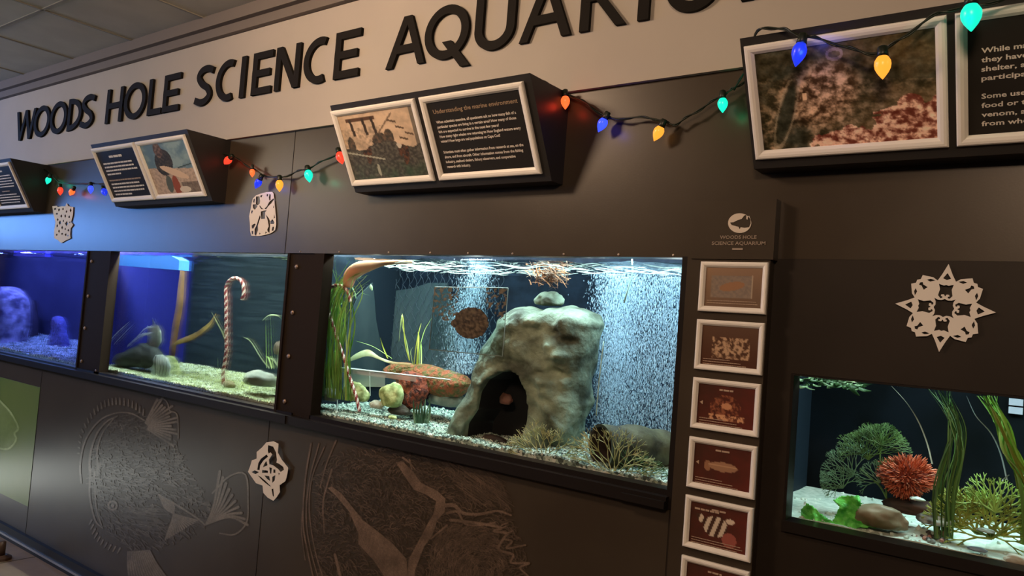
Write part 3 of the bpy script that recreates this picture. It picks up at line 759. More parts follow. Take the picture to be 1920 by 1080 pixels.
snowflake([fc(l) for l in [[(590, 580), (640, 575), (650, 590), (700, 580), (735, 582), (750, 545), (770, 580), (825, 590), (820, 680), (800, 760), (825, 790), (795, 830), (790, 900), (795, 940), (730, 970), (690, 995), (650, 960), (610, 940), (610, 860), (625, 760), (600, 660)]] +
    [[(x - a, y), (x + 3, y - b_), (x + a, y + 4), (x - 2, y + b_)] for x, y, a, b_ in [(620, 610, 12, 12), (665, 620, 10, 16), (710, 610, 9, 12), (795, 625, 9, 20), (750, 640, 8, 14), (640, 665, 12, 10), (690, 690, 9, 16), (735, 690, 8, 18), (780, 700, 9, 14), (650, 730, 9, 14), (675, 765, 12, 22), (715, 745, 7, 12), (750, 775, 14, 24), (785, 760, 6, 10), (645, 800, 8, 16), (700, 820, 8, 18), (735, 835, 7, 12), (770, 850, 9, 14), (665, 860, 8, 16), (700, 890, 9, 10), (740, 900, 8, 16), (640, 900, 7, 14), (765, 910, 7, 10)]]],
    'small white lacy paper snowflake against the blue-lit wall at left')
# eight-fold star flake: quarter outline turned four times
S4 = .0915 / 430; c4 = at(1770, 577.5, -.004)
sec = [(0, 430), (45, 325), (78, 262), (118, 290), (212, 306), (226, 264), (256, 256), (264, 226), (306, 212), (290, 118), (262, 78), (325, 45)]
outer = []; holes = []
rot = lambda p_, k: [(p_[0], p_[1]), (p_[1], -p_[0]), (-p_[0], -p_[1]), (-p_[1], p_[0])][k]
for k in range(4): outer += [rot(p_, k) for p_ in sec]
cen = []
for k in range(4):
    holes += [[rot(p_, k) for p_ in l] for l in ([(0, 340), (34, 288), (0, 272), (-34, 288)],
        [(-64, 232), (-20, 216), (0, 224), (20, 216), (64, 232), (50, 180), (62, 120), (40, 92), (22, 98), (24, 112), (36, 112), (34, 130), (12, 132), (0, 112), (-12, 132), (-34, 130), (-36, 112), (-24, 112), (-22, 98), (-40, 92), (-62, 120), (-50, 180)],
        [(236, 206), (212, 198), (190, 158), (176, 174), (160, 190), (200, 212), (208, 236), (230, 230)], [(98, 262), (140, 274), (172, 262), (140, 246)], [(262, 98), (274, 140), (262, 172), (246, 140)])]
    cen += [rot(p_, k) for p_ in [(0, 88), (28, 74), (60, 76), (92, 92), (124, 124), (92, 92)][:4]] + [rot((76, 60), k), rot((74, 28), k)]
ROTA = -.05
def pl4(lp): return [(c4[0] + S4 * (x * math.cos(ROTA) - y * math.sin(ROTA)), c4[2] + S4 * (x * math.sin(ROTA) + y * math.cos(ROTA))) for x, y in lp]
V, F = fill2d([pl4(l) for l in [outer] + holes + [cen]], .0012)
tag(mk('paper_snowflake', [(p_[0], -.006 - p_[2], p_[1]) for p_ in V], F, M_paper), 'large four-pointed white paper star flake at right above the small tank', 'paper snowflake', 'cut paper snowflakes on the wall')

# ------------------------------------------------------------------ string of coloured lights
ls = empty('light_string', (-2.3, -.03, 2.1)); tag(ls, 'string of coloured bulbs looped along the wall between display boxes', 'string lights')
EM = dict(teal=((.010, .92, .62, 1), 1.05), red=((1, .045, .02, 1), 1.6), orange=((1, .12, .025, 1), 1.7), blue=((.03, .06, 1, 1), 2.0), yellow=((1, .36, .035, 1), 1.3))
EMM = {k: mat('lit %s bulb' % k, (c[0] * .3, c[1] * .3, c[2] * .3, 1), .3, emit=c, estr=s) for k, (c, s) in EM.items()}
EMM['blue2'] = mat('lit deep blue bulb', (.01, .02, .3, 1), .3, emit=(.012, .035, .70, 1), estr=1.1)
def wire(P, r=.0022):
    b = MB(); P = catmull(P, 8); b.tube(P, r, 6)
    Q = [p_ + np.array([0, .004 * math.cos(i * .55), .004 * math.sin(i * .55)]) for i, p_ in enumerate(P)]; b.tube(Q, r * .85, 6)
    b.build('wire', M_wire, ls, smooth=True)
YW = -.026
wire([at(30, 318, -.05), at(60, 316, -.04), at(92, 322, YW), at(112, 342, YW), at(150, 343, YW), at(185, 345, YW), at(204, 350, YW)])
wire([at(390, 288, -.03), at(430, 290, YW), at(455, 305, YW), at(476, 318, YW), at(500, 330, YW), at(530, 332, YW), at(556, 322, YW), at(582, 314, YW), at(608, 300, YW), at(640, 286, YW), at(665, 270, YW)])
wire([at(1010, 150, -.10), at(1040, 163, -.06), at(1063, 176, YW), at(1090, 188, YW), at(1122, 210, YW), at(1150, 222, YW), at(1200, 220, YW), at(1240, 226, YW), at(1262, 234, YW), at(1285, 222, YW), at(1320, 200, YW), at(1352, 180, YW), at(1375, 166, YW), at(1400, 150, YW)])
wire([at(1376, 168, YW), at(1398, 130, -.1), at(1420, 60, -.205), at(1462, 54, -.212), at(1500, 66, -.216), at(1540, 74, -.217), at(1590, 90, -.215), at(1643, 100, -.210), at(1690, 72, -.216), at(1750, 30, -.222), at(1800, 14, -.224), at(1850, 6, -.226), at(1930, -14, -.228)])
def bulb(px, py, col, Y, dx, dy, L=.040, r=.0135):
    """px, py: middle of the bulb; (dx, dy): way its tip points in the picture"""
    c = at(px, py, Y); a = at(px + dx * 10, py + dy * 10, Y) - c; a /= np.linalg.norm(a); base = c - a * L / 2
    m = EMM[col]
    bb = MB().lathe([(0, r * .55), (L * .08, r * .72), (L * .22, r * .95), (L * .36, r), (L * .52, r * .93), (L * .70, r * .68), (L * .86, r * .36), (L * .96, r * .14), (L, r * .02)], base, a, 16).build('bulb', m, ls, smooth=True)
    MB().lathe([(-.020, r * .45), (-.018, r * .6), (-.006, r * .66), (.001, r * .72)], base, a, 10).build('socket', M_wire, bb, smooth=True)
for x, y, c, dx, dy, s in ((90, 339, 'teal', -.35, 1, .95), (113, 359, 'red', 0, 1, .95), (134, 361, 'orange', -.4, .7, .95), (170, 356, 'blue', 0, 1, .9), (196, 361, 'blue2', .3, 1, .95),
                           (426, 302, 'red', -.8, .8, 1), (473, 325, 'orange', 0, 1, .7), (483, 345, 'blue2', -.4, .8, .95), (524, 349, 'yellow', 0, 1, .98), (579, 331, 'teal', .15, 1, 1.05), (639, 297, 'red', .3, 1, 1.05),
                           (1047, 196, 'red', .15, 1, .95), (1060, 193, 'orange', 0, 1, .95), (1128, 235, 'blue', -.5, 1, 1), (1233, 251, 'yellow', -.5, 1, 1.02), (1355, 198, 'teal', 0, 1, .92)):
    bulb(x, y, c, -.034, dx, dy, .040 * s * (1.15 if x < 700 else 1), .0135 * s * (1.1 if x < 700 else 1))
bulb(1497, 103, 'blue2', -.232, -.25, 1, .050, .0150); bulb(1655, 127, 'yellow', -.226, 0, 1, .046, .0155); bulb(1821, 34, 'teal', -.250, 0, 1, .050, .0175)
lamp('bulb_glow', 'POINT', at(1504, 98, -.245), None, .14, (.05, .12, 1), .012)
lamp('bulb_glow', 'POINT', at(1818, 36, -.262), None, .10, (.02, 1, .55), .012)
for x, y, c, pw in ((1360, 200, (.02, 1, .35), .03), (1054, 196, (1, .05, .02), .05), (1131, 236, (.04, .06, 1), .04), (582, 332, (.02, 1, .5), .04), (92, 340, (.02, 1, .5), .035), (124, 360, (1, .07, .03), .04), (183, 358, (.04, .06, 1), .05), (485, 343, (.04, .06, 1), .05), (426, 303, (1, .05, .02), .03), (640, 298, (1, .05, .02), .02)):
    lamp('bulb_glow', 'POINT', at(x + 4, y + 2, -.052), None, pw, c, .012)

# ------------------------------------------------------------------ murals printed on the lower wall
class Canvas:
    """drawing surface: strokes are rasterised to a fine grid of printed dots on the wall"""
    def __init__(s, x0, y0, x1, y1, q=140.): s.q = q; s.x0, s.y0 = x0, y0; s.A = np.zeros((y1 - y0 + 1, x1 - x0 + 1)); s.v = 1.0
    def seg(s, a, b, r0, r1, v):
        lo = np.floor(np.minimum(a, b) - max(r0, r1) - 1.5).astype(int); hi = np.ceil(np.maximum(a, b) + max(r0, r1) + 1.5).astype(int)
        i0, i1 = max(lo[0] - s.x0, 0), min(hi[0] - s.x0, s.A.shape[1] - 1); j0, j1 = max(lo[1] - s.y0, 0), min(hi[1] - s.y0, s.A.shape[0] - 1)
        if i0 >= i1 or j0 >= j1: return
        Y, X = np.mgrid[j0:j1 + 1, i0:i1 + 1]; X = X + s.x0; Y = Y + s.y0; e = b - a
        t = np.clip(((X - a[0]) * e[0] + (Y - a[1]) * e[1]) / (e @ e + 1e-9), 0, 1); d = np.hypot(X - a[0] - t * e[0], Y - a[1] - t * e[1])
        k = np.clip((r0 + (r1 - r0) * t) - d + .6, 0, 1) * v; w = s.A[j0:j1 + 1, i0:i1 + 1]; np.maximum(w, k, out=w)
    def line(s, P, w, w1=None, v=None, smooth=True):
        w1 = w if w1 is None else w1; v = s.v if v is None else v; P = [np.array(p, float) for p in P]
        if len(P) > 2: P = catmull(P, 4)
        k = len(P) - 1; q = s.q
        for i in range(k): s.seg(P[i], P[i + 1], (w + (w1 - w) * i / k) * q, (w + (w1 - w) * (i + 1) / k) * q, v)
    def area(s, P, v=None):
        Y, X = np.mgrid[0:s.A.shape[0], 0:s.A.shape[1]]; k = np.clip(poly_sd(P, X + s.x0 + 0., Y + s.y0 + 0.) + .5, 0, 1) * (s.v if v is None else v); np.maximum(s.A, k, out=s.A)
    def build(s, name, parent, base, ink, tex=.5, Y=-.0012):
        H, W = s.A.shape; n = np.random.RandomState(1).rand(H, W); gy, gx = np.mgrid[0:H, 0:W]; low = wob(gx * 1., gy * 1., 0. * gx, 4, .11) + .6 * wob(gx * 1., gy * 1., 0. * gx, 9, .45); A = s.A * (1 - tex * n) * np.clip(.85 + .35 * low, .3, 1.15); F = []; V = []; C = []; idx = -np.ones((H, W), int); on = s.A > .04
        cell = on[:-1, :-1] | on[1:, :-1] | on[:-1, 1:] | on[1:, 1:]; use = np.zeros((H, W), bool); use[:-1, :-1] |= cell; use[1:, :-1] |= cell; use[:-1, 1:] |= cell; use[1:, 1:] |= cell
        jj, ii = np.nonzero(use); idx[jj, ii] = np.arange(len(jj))
        X = ii + s.x0 + 0.; Yp = jj + s.y0 + 0.; D = FWD[None] * F_PX + RT[None] * (X - 960)[:, None] - UP[None] * (Yp - 540)[:, None]; V = CAM + D * ((Y - CAM[1]) / D[:, 1])[:, None]
        a = A[jj, ii][:, None]; C = np.concatenate([np.array(base)[None] * (1 - a) + np.array(ink)[None] * a, np.ones_like(a)], 1)
        cj, ci = np.nonzero(cell); F = np.stack([idx[cj, ci], idx[cj + 1, ci], idx[cj + 1, ci + 1], idx[cj, ci + 1]], 1)
        return mk(name, V, F, M_mprint, parent, cols=C)
M_mprint = vcol_mat('mural print', .32, .35)
def inside(P, x, y):
    c = False; n = len(P)
    for i in range(n):
        a, b_ = P[i], P[(i + 1) % n]
        if (a[1] > y) != (b_[1] > y) and x < (b_[0] - a[0]) * (y - a[1]) / (b_[1] - a[1]) + a[0]: c = not c
    return c
def hatch(ink, P, n, ln, w, ang, seed, jit=.3, curve=0):
    r = random.Random(seed); xs = [p[0] for p in P]; ys = [p[1] for p in P]; k = 0
    while k < n:
        x, y = r.uniform(min(xs), max(xs)), r.uniform(min(ys), max(ys))
        if not inside(P, x, y): continue
        a = (ang(x, y) if callable(ang) else ang) + r.uniform(-jit, jit); l = ln * r.uniform(.4, 1.3) / 2; dx, dy = math.cos(a) * l, math.sin(a) * l
        ink.line([(x - dx, y - dy), (x + dx, y + dy)] if not curve else [(x - dx, y - dy), (x + dy * curve, y - dx * curve), (x + dx, y + dy)], w * r.uniform(.3, .7), w * .2, v=r.uniform(.2, .85)); k += 1
fm = empty('fish_mural', (-3.2, 0, .3)); tag(fm, 'grey line drawing of a spiny round fish on the wall below the candy cane tank', 'mural')
I = D = Canvas(120, 735, 480, 1100)
body = [(262, 772), (300, 800), (330, 830), (350, 880), (400, 950), (390, 985), (350, 1008), (300, 1030), (250, 1034), (205, 1008), (178, 960), (165, 900), (172, 850), (190, 805), (222, 776)]
hatch(D, body, 900, 11, .0035, lambda x, y: .15 + .004 * (y - 900), 3, .35)
hatch(D, body, 260, 8, .006, 1.2, 4, 1.0, .5)
for i, (x, y) in enumerate(catmull([(148, 850), (152, 820), (166, 792), (184, 770), (204, 760), (225, 758), (248, 764), (268, 778)], 3)):
    nx, ny = x - 235, y - 850; q = math.hypot(nx, ny); I.line([(x, y), (x + nx / q * 3 , y + ny / q * 12)], .010, .004)
for i, (x, y) in enumerate(catmull([(172, 975), (182, 1000), (200, 1018), (225, 1028)], 3)):
    I.line([(x, y), (x - 5, y + 9)], .009, .004)
I.line([(152, 905), (150, 870), (160, 825), (185, 790), (215, 775), (245, 775), (270, 788)], .008)
I.line([(170, 900), (168, 862), (178, 820), (198, 792), (220, 780)], .013, .006)
I.line([(184, 880), (182, 845), (192, 812), (212, 786)], .009, .005)
I.line([(170, 880), (168, 930), (178, 975), (192, 990)], .011, .006); I.line([(177, 885), (180, 950), (190, 985)], .006)
for i in range(15):
    a = -1.15 + 1.75 * i / 14; r_ = 56 + 8 * math.sin(i * 1.9); D.line([(268 + 10 * math.cos(a), 800 + 8 * math.sin(a)), (272 + r_ * math.cos(a), 800 + r_ * math.sin(a))], .008, .013)
I.line([(285, 772), (292, 755), (305, 748), (314, 756), (318, 770), (331, 776), (334, 800), (334, 822)], .006)
for i in range(10):
    a = i / 9; I.line([(384, 985), (400 + 30 * a, 950 + 20 * a), (412 + 52 * a, 938 - 50 * (1 - a) * 1.0 - 4 + 50 * a)], .004, .016)
I.line([(398, 925), (430, 893), (460, 890), (465, 940), (462, 980), (440, 1002), (412, 1000)], .008)
fin = [(300, 930), (330, 945), (368, 975), (360, 1000), (325, 1012), (306, 980)]
for i in range(16):
    a = i / 15; D.line([(298, 928), (315 + 12 * a, 950 + 8 * (1 - a)), (306 + 60 * (1 - a) + 4, 1012 - 36 * (1 - a))], .004, .009)
I.line([(298, 928), (330, 946), (370, 972), (384, 984)], .010); hatch(D, [(240, 950), (300, 955), (310, 1005), (250, 985)], 60, 26, .006, .12, 9, .1)
I.line([(211 + 8 * math.cos(t), 948 + 8 * math.sin(t)) for t in [i * .7 for i in range(10)]], .010)
I.area([(211 + 3 * math.cos(t), 948 + 3 * math.sin(t)) for t in [i * .785 for i in range(8)]])
for i in range(14):
    a = i / 13; D.line([(240 + 40 * a, 1035 - 3 * a), (240 + 55 * a, 1060), (244 + 80 * a, 1100)], .008, .014)
hatch(I, [(170, 880), (200, 860), (215, 900), (200, 935), (175, 930)], 14, 6, .010, .5, 12, 1.5)
I.build('line_work', fm, (.042, .031, .021), (.20, .172, .14))

sm = empty('shell_mural', (-1.8, 0, .3)); tag(sm, 'large brown-grey drawing of a bony sea creature on the wall below the rock cave tank', 'mural')
I = D = Canvas(555, 815, 1010, 1100, 190.)
reg = [(600, 870), (650, 845), (740, 838), (860, 868), (925, 880), (955, 940), (960, 975), (985, 1040), (990, 1090), (600, 1090), (585, 990), (588, 900)]
hatch(D, reg, 2600, 13, .0042, lambda x, y: 2.2 * mnoise.noise(Vector((x * .02, y * .02, 0))) + .6, 5, .7, .4)
hatch(D, [(830, 860), (925, 880), (955, 950), (880, 940)], 160, 40, .004, .62, 6, .08)
for P, a_, b_ in (([(583, 832), (572, 900), (568, 980), (578, 1040), (590, 1095)], .006, .006), ([(598, 832), (580, 900), (574, 970), (582, 1030), (600, 1095)], .004, .004), ([(608, 838), (585, 895), (580, 960), (590, 1030), (606, 1085)], .003, .005),
                   ([(630, 826), (612, 870), (600, 915)], .006, .003), ([(622, 880), (606, 940), (608, 1000)], .008, .004), ([(570, 930), (565, 990), (572, 1050)], .003, .003), ([(628, 1040), (640, 1090)], .012, .014)): D.line(P, a_, b_)
I.area([(614, 915), (622, 912), (640, 925), (660, 950), (680, 975), (700, 990), (735, 1018), (762, 1048), (765, 1095), (730, 1095), (700, 1050), (672, 1020), (672, 1000), (655, 960), (630, 930)])
I.area([(742, 866), (756, 866), (775, 885), (790, 906), (820, 920), (835, 935), (834, 960), (820, 975), (810, 1005), (795, 1025), (778, 1070), (776, 1095), (762, 1095), (766, 1050), (786, 1012), (800, 985), (812, 965), (818, 940), (800, 928), (776, 918), (758, 892)])
I.line([(832, 948), (852, 948), (868, 962), (900, 964), (932, 958), (958, 966)], .020, .008)
I.line([(838, 962), (858, 960), (872, 982), (900, 985), (928, 980)], .012, .006)
I.line([(845, 975), (872, 978), (915, 984), (940, 990), (926, 996), (950, 1000), (945, 1010), (960, 1015), (950, 1028), (985, 1022)], .014, .008)
I.line([(945, 1008), (935, 1030), (962, 1040), (958, 1055), (992, 1056), (975, 1064), (990, 1080)], .012, .008)
I.line([(808, 1010), (838, 985)], .008); I.line([(755, 858), (768, 868), (778, 880)], .010, .004); I.line([(768, 862), (772, 880)], .006)
for (x, y) in ((936, 992), (950, 1000), (940, 985)): I.line([(x, y), (x + 12, y - 5)], .006, .004)
hatch(D, [(830, 985), (930, 990), (950, 1060), (940, 1090), (800, 1090), (810, 1020)], 650, 16, .006, lambda x, y: math.atan2(y - 1075, x - 905) + 1.57, 8, .35, .2)
hatch(I, [(640, 880), (720, 870), (790, 940), (780, 980), (690, 960), (640, 920)], 200, 6, .004, 0, 10, 1.5, .5)
hatch(I, [(820, 1000), (930, 1010), (945, 1080), (800, 1080)], 120, 10, .004, .8, 13, 1.2, .6)
I.build('line_work', sm, (.042, .031, .021), (.19, .130, .095))

gm = empty('green_mural', (-5, 0, .3)); tag(gm, 'green printed wall panel with pale fish outline at the left edge', 'mural')
MB().box(-6.6, -4.392, -.0016, -.0004, .34, .965).build('print', M_green, gm)
I = Canvas(0, 720, 50, 860)
I.line([(-12, 742), (0, 752), (20, 774), (34, 802), (27, 812), (30, 822), (26, 832), (14, 842), (-5, 840)], .012)
I.area([(-30, 745), (0, 753), (20, 774), (34, 802), (27, 812), (30, 822), (14, 842), (-30, 838)], .35)
I.build('line_work', gm, (.10, .15, .02), (.40, .48, .22), .3, -.0022)

# ------------------------------------------------------------------ gravel beds
def gravel(name, x0, x1, y1, z, m, n, size, label, seed, hfn=None, cat='gravel'):
    r = np.random.RandomState(seed); V = []; F = []; nx, ny = int((x1 - x0) / .02), int(y1 / .02)
    hf = hfn or (lambda x, y: 0)
    hh = lambda x, y: z + .006 * mnoise.noise(Vector((x * 9, y * 9, seed))) + hf(x, y)
    for i in range(nx + 1):
        for j in range(ny + 1): x, y = x0 + (x1 - x0) * i / nx, .054 + (y1 - .004) * j / ny; V.append((x, y, hh(x, y)))
    for i in range(nx):
        for j in range(ny): a = i * (ny + 1) + j; F.append((a, a + ny + 1, a + ny + 2, a + 1))
    k0 = len(V)
    for i in range(nx + 1): V.append((x0 + (x1 - x0) * i / nx, .0535, z - .045))
    for i in range(nx): a = i * (ny + 1); F.append((k0 + i, k0 + i + 1, a + ny + 1, a))
    oct_ = np.array([(1, 0, 0), (0, 1, 0), (-1, 0, 0), (0, -1, 0), (0, 0, 1), (0, 0, -1), (.6, .6, .5), (-.6, .5, .55)]); of = [(0, 6, 4), (0, 1, 6), (1, 4, 6), (1, 7, 4), (1, 2, 7), (2, 4, 7), (2, 3, 4), (3, 0, 4), (1, 0, 5), (2, 1, 5), (3, 2, 5), (0, 3, 5)]
    for k in range(n):
        x = x0 + (x1 - x0) * r.rand(); y = .056 + (y1 - .01) * r.rand() ** 1.6; s = size * (.5 + r.rand())
        Q = r.randn(3, 3); Q, _ = np.linalg.qr(Q); P = oct_ * np.array([s, s * .8, s * .6]); P = P @ Q.T + (x, y, hh(x, y) + s * .15)
        b0 = len(V); V.extend(P.tolist()); F.extend([tuple(q + b0 for q in f) for f in of])
    o = mk(name, V, F, m); return tag(o, label, cat, kind='stuff')
G_cool = gravel_mat('pale gravel', [lin(206, 222, 210), lin(150, 172, 160), lin(230, 238, 228), lin(78, 92, 86), lin(180, 200, 186), lin(112, 130, 122)], 120)
G_warm = gravel_mat('cream gravel', [lin(205, 212, 170), lin(170, 178, 130), lin(220, 226, 205), lin(110, 120, 84), lin(190, 200, 150)], 120)
gravel('gravel', -2.372, -.77, .52, 1.117, G_cool, 11000, .0062, 'bed of pale greenish gravel in the rock cave tank', 1, lambda x, y: .02 * max(0, y - .2) + .022 * math.exp(-((x + 1.20) / .10) ** 2 - ((y - .13) / .06) ** 2))
gravel('gravel', -3.99, -2.40, .50, 1.118, G_warm, 6500, .0068, 'bed of cream gravel in the candy cane tank', 2, lambda x, y: .04 * max(0, y - .12))
gravel('gravel', -6.95, -4.02, .50, 1.118, G_cool, 3500, .009, 'bed of gravel glowing blue in the leftmost tank', 3, lambda x, y: .10 * max(0, y - .1))
gravel('sand', -.60, .42, .42, 1.100, mat('white sand', lin(215, 225, 215), .9, lin(185, 200, 188), 60), 260, .006, 'white sand bed of the small low tank', 4,
       lambda x, y: .030 * math.exp(-((x + .085) / .05) ** 2 - ((y - .17) / .05) ** 2) + .015 * math.exp(-((x + .26) / .045) ** 2 - ((y - .13) / .03) ** 2) , 'sand')

# ------------------------------------------------------------------ large tank: cave rock and company
def px_outline(P, Y): return [(at(x, y, Y)[0], at(x, y, Y)[2]) for x, y in P]
M_rock = mat('mossy grey rock', lin(150, 166, 144), .75, lin(62, 68, 54), 10, bump=1.0, bscale=30, detail=9, lo=.36, hi=.62)
M_caveshade = mat('painted cave shade', lin(20, 20, 22), .7)
YR = .205
out = px_outline([(836, 830), (856, 800), (866, 775), (886, 735), (903, 695), (918, 650), (936, 612), (952, 590), (975, 578), (1010, 572), (1060, 574), (1096, 577), (1112, 588), (1122, 612), (1122, 650), (1112, 700), (1104, 745), (1094, 790), (1082, 840), (1070, 905), (1020, 890), (930, 862)], YR)
hole = px_outline([(862, 828), (866, 795), (884, 768), (890, 735), (905, 712), (930, 698), (952, 695), (968, 706), (978, 735), (980, 770), (972, 810), (966, 850), (960, 880), (860, 860)], .10)
LUMPS = [(1010, 602, .035, .45), (1058, 600, .03, .35), (960, 612, .03, .3), (1100, 604, .03, .3), (1032, 650, .022, .5), (1048, 668, .03, .6), (1018, 716, .03, .55), (930, 672, .03, .35), (1012, 690, .02, .3), (902, 720, .02, .3), (1064, 640, .025, -.5), (1045, 700, .025, -.4), (1040, 625, .02, -.35)]
def carve(f, X, Y, Z):   # ledges and creases
    f = f + .07 * np.abs(np.sin(30 * X + 16 * Z + 2 * np.sin(21 * Z + 6 * X))) * np.exp(-((X + 1.30) / .15) ** 2) - .05
    for (px, py, r_, k_) in LUMPS:
        c_ = at(px, py, YR - .085); f = f - .45 * k_ * np.exp(-(((X - c_[0]) / r_) ** 2 + ((Z - c_[2]) / (r_ * .55)) ** 2))
    return f + .035 * wob(X, Y, Z, 17, 90)
V, F = inflate(out, YR, .095, .07, .0055, amp=.12, freq=30, seed=3, holes=[hole], ridge=.18, extra=carve)
M_caveshade = mat('painted cave shade', lin(26, 24, 26), .8)
fc_ = V[F].mean(1); mi_ = ((poly_sd(hole, fc_[:, 0], fc_[:, 2]) > -.016) & (fc_[:, 1] > .135) & (fc_[:, 1] < .27)).astype(int)  # faces inside the hole get a dark colour as painted shade
cave = mk('cave_rock', V, F, [M_rock, M_caveshade], smooth=True, mi=mi_); tag(cave, 'big mossy grey ornamental rock with an arched cave mouth', 'rock')
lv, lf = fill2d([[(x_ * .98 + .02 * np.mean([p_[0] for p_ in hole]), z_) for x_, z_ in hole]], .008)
mk('cave_shade_sheet', [(v[0], YR + .062 - v[2], v[1]) for v in lv], lf, M_caveshade, cave)  # dark sheet behind the hole, standing in for the cave's shade
rock('stone', at(1030, 563, .205), (.046, .036, .028), M_rock, 5, 'small domed grey stone sitting on top of the cave rock')
rock('stone', at(925, 828, .16), (.055, .025, .020), mat('dim brown stone', lin(60, 44, 36), .7, lin(36, 30, 30), 20), 8, 'dark brown stone lying inside the cave mouth')
rock('stone', at(948, 750, .19), (.026, .012, .022), mat('dim red stone', lin(110, 74, 62), .7), 12, 'reddish stone wedged high inside the cave mouth')
# rounded hollow log at the right foot of the rock
M_log = mat('olive brown log', lin(96, 92, 66), .7, lin(58, 52, 40), 14, bump=.5, bscale=40)
A, B_ = at(1126, 838, .095), at(1236, 900, .20); ax = (B_ - A); ax[2] -= .0; b = MB(); V = []
path = catmull([A + np.array(q_) for q_ in ((0, 0, 0), (.035, .065, .002), (.075, .14, -.004), (.11, .21, -.014), (.135, .26, -.030))], 5); RR = [.074, .073, .071, .068, .066, .068, .073, .074, .073, .070, .066, .066, .069, .070, .067, .063, .060, .056, .048, .032, .010]
RR = (RR + [.01] * 30)[:len(path)]
b.tube(path, [r * .86 for r in RR], 28, cap=False); b.tube([path[0] + (path[i] - path[0]) * .9 for i in range(12)], [r * .76 for r in RR[:12]], 28, cap=False, mi=1)
n0 = 28 * len(path)
b.F += [(j, (j + 1) % 28, n0 + (j + 1) % 28, n0 + j) for j in range(28)]; b.MI += [0] * 28
log = b.build('hollow_log', [M_log, mat('log inside', lin(50, 36, 30), .8)], smooth=True); tag(log, 'olive hollow log lying at the right foot of the cave rock', 'log')
def fan(name, base, R, seed, m, label, levels=5, width=1.0, cat='plant', thick=.0022, spread=1.9, nroot=5, group=None):
    """branching sea-fan plant"""
    r = random.Random(seed); b = MB()
    def grow(p, a, l, rad, d, tilt):
        q = p + np.array([math.sin(a) * l * width, tilt * l * .5, math.cos(a) * l]); mid = (p + q) / 2 + np.array([r.uniform(-1, 1), 0, r.uniform(-1, 1)]) * l * .06
        b.tube([p, mid, q], [rad, rad * .9, rad * .75], 4, cap=d == levels)
        if d < levels:
            for s_ in ((-1, 1) if r.random() < .75 else (-1, 0, 1)): grow(q, a + s_ * r.uniform(.24, .5), l * r.uniform(.62, .86), rad * .8, d + 1, tilt + r.uniform(-.4, .4))
    for i in range(nroot):
        a = -spread / 2 + spread * i / (nroot - 1); grow(np.array(base, float), a, R * .36, thick, 1, r.uniform(-.3, .3))
    return tag(b.build(name, m), label, cat, group)
M_gorg = mat('olive twig', lin(206, 204, 150), .7, lin(140, 146, 92), 40)
fan('sea_fan', at(1018, 866, .066), .100, 3, M_gorg, 'bushy olive twig coral in front of the cave rock centre', 5, 1.2, 'coral', .0021, 2.6, 8)
fan('sea_fan', at(1150, 893, .062), .112, 4, M_gorg, 'bushy olive twig coral in front of the hollow log', 5, 1.15, 'coral', .0021, 2.8, 9)
fan('sea_fan', at(1190, 898, .10), .075, 9, mat('green twig', lin(84, 110, 66), .7), 'smaller green twig coral leaning right at the log', 4, 1.5, 'coral', .0020, 2.0, 6)
M_pale = mat('pale cream stone', lin(214, 212, 196), .6, lin(170, 166, 150), 20)
rock('stone', at(1139, 892, .058), (.020, .012, .013), M_pale, 21, 'cream pebble left of the coral stem in front of the log')
rock('stone', at(1163, 893, .066), (.022, .014, .016), M_pale, 22, 'cream pebble right of the coral stem in front of the log')
M_limerock = mat('lime algae rock', lin(206, 212, 148), .7, lin(132, 144, 84), 34, bump=.5, bscale=70, lo=.42, hi=.62)
M_greyrock = mat('pale grey rock', lin(150, 162, 152), .7, lin(104, 116, 110), 22, bump=.4, bscale=50)
rock('stone', at(734, 745, .18), (.052, .036, .052), M_limerock, 31, 'big pale lime-green round rock beneath the grass blades')
rock('stone', at(668, 738, .17), (.060, .03, .042), M_limerock, 32, 'lime algae covered rock behind the candy cane foot')
rock('stone', at(619, 742, .12), (.044, .03, .030), M_greyrock, 33, 'pale grey rock at the left end of the cave tank')
rock('stone', at(706, 760, .16), (.030, .02, .018), M_pale, 35, 'small pale rock between the lime rocks')
rock('stone', at(838, 748, .32), (.085, .04, .040), M_greyrock, 34, 'grey-green rock at the left foot of the cave rock')
rock('stone', at(736, 783, .10), (.018, .010, .008), M_limerock, 36, 'small yellow-green stone on the gravel in front')
M_rust = mat('rusty sponge', lin(150, 78, 50), .9, lin(84, 84, 40), 60, bump=1.0, bscale=110)
V, F = inflate(px_outline([(724, 690), (745, 680), (790, 682), (830, 690), (868, 705), (880, 722), (860, 745), (820, 742), (790, 730), (750, 715), (728, 705)], .30), .30, .05, .035, .008, amp=.12, freq=60, seed=6)
tag(mk('sponge', V, F, M_rust, smooth=True), 'long rusty orange and olive encrusted sponge behind the lime rock', 'sponge')
V, F = inflate(px_outline([(745, 700), (770, 695), (795, 705), (800, 735), (785, 765), (762, 770), (752, 740)], .24), .24, .035, .03, .008, amp=.16, freq=80, seed=7)
tag(mk('sponge', V, F, mat('red sponge', lin(158, 74, 50), .9, lin(70, 30, 24), 70, bump=1.0, bscale=120), smooth=True), 'red ragged sponge beside the lime rock', 'sponge')
rock('stone', at(748, 770, .20), (.045, .03, .022), mat('dark brown stone', lin(74, 62, 44), .8, lin(50, 42, 34), 20), 37, 'dark brown stone behind the dark green sprig')
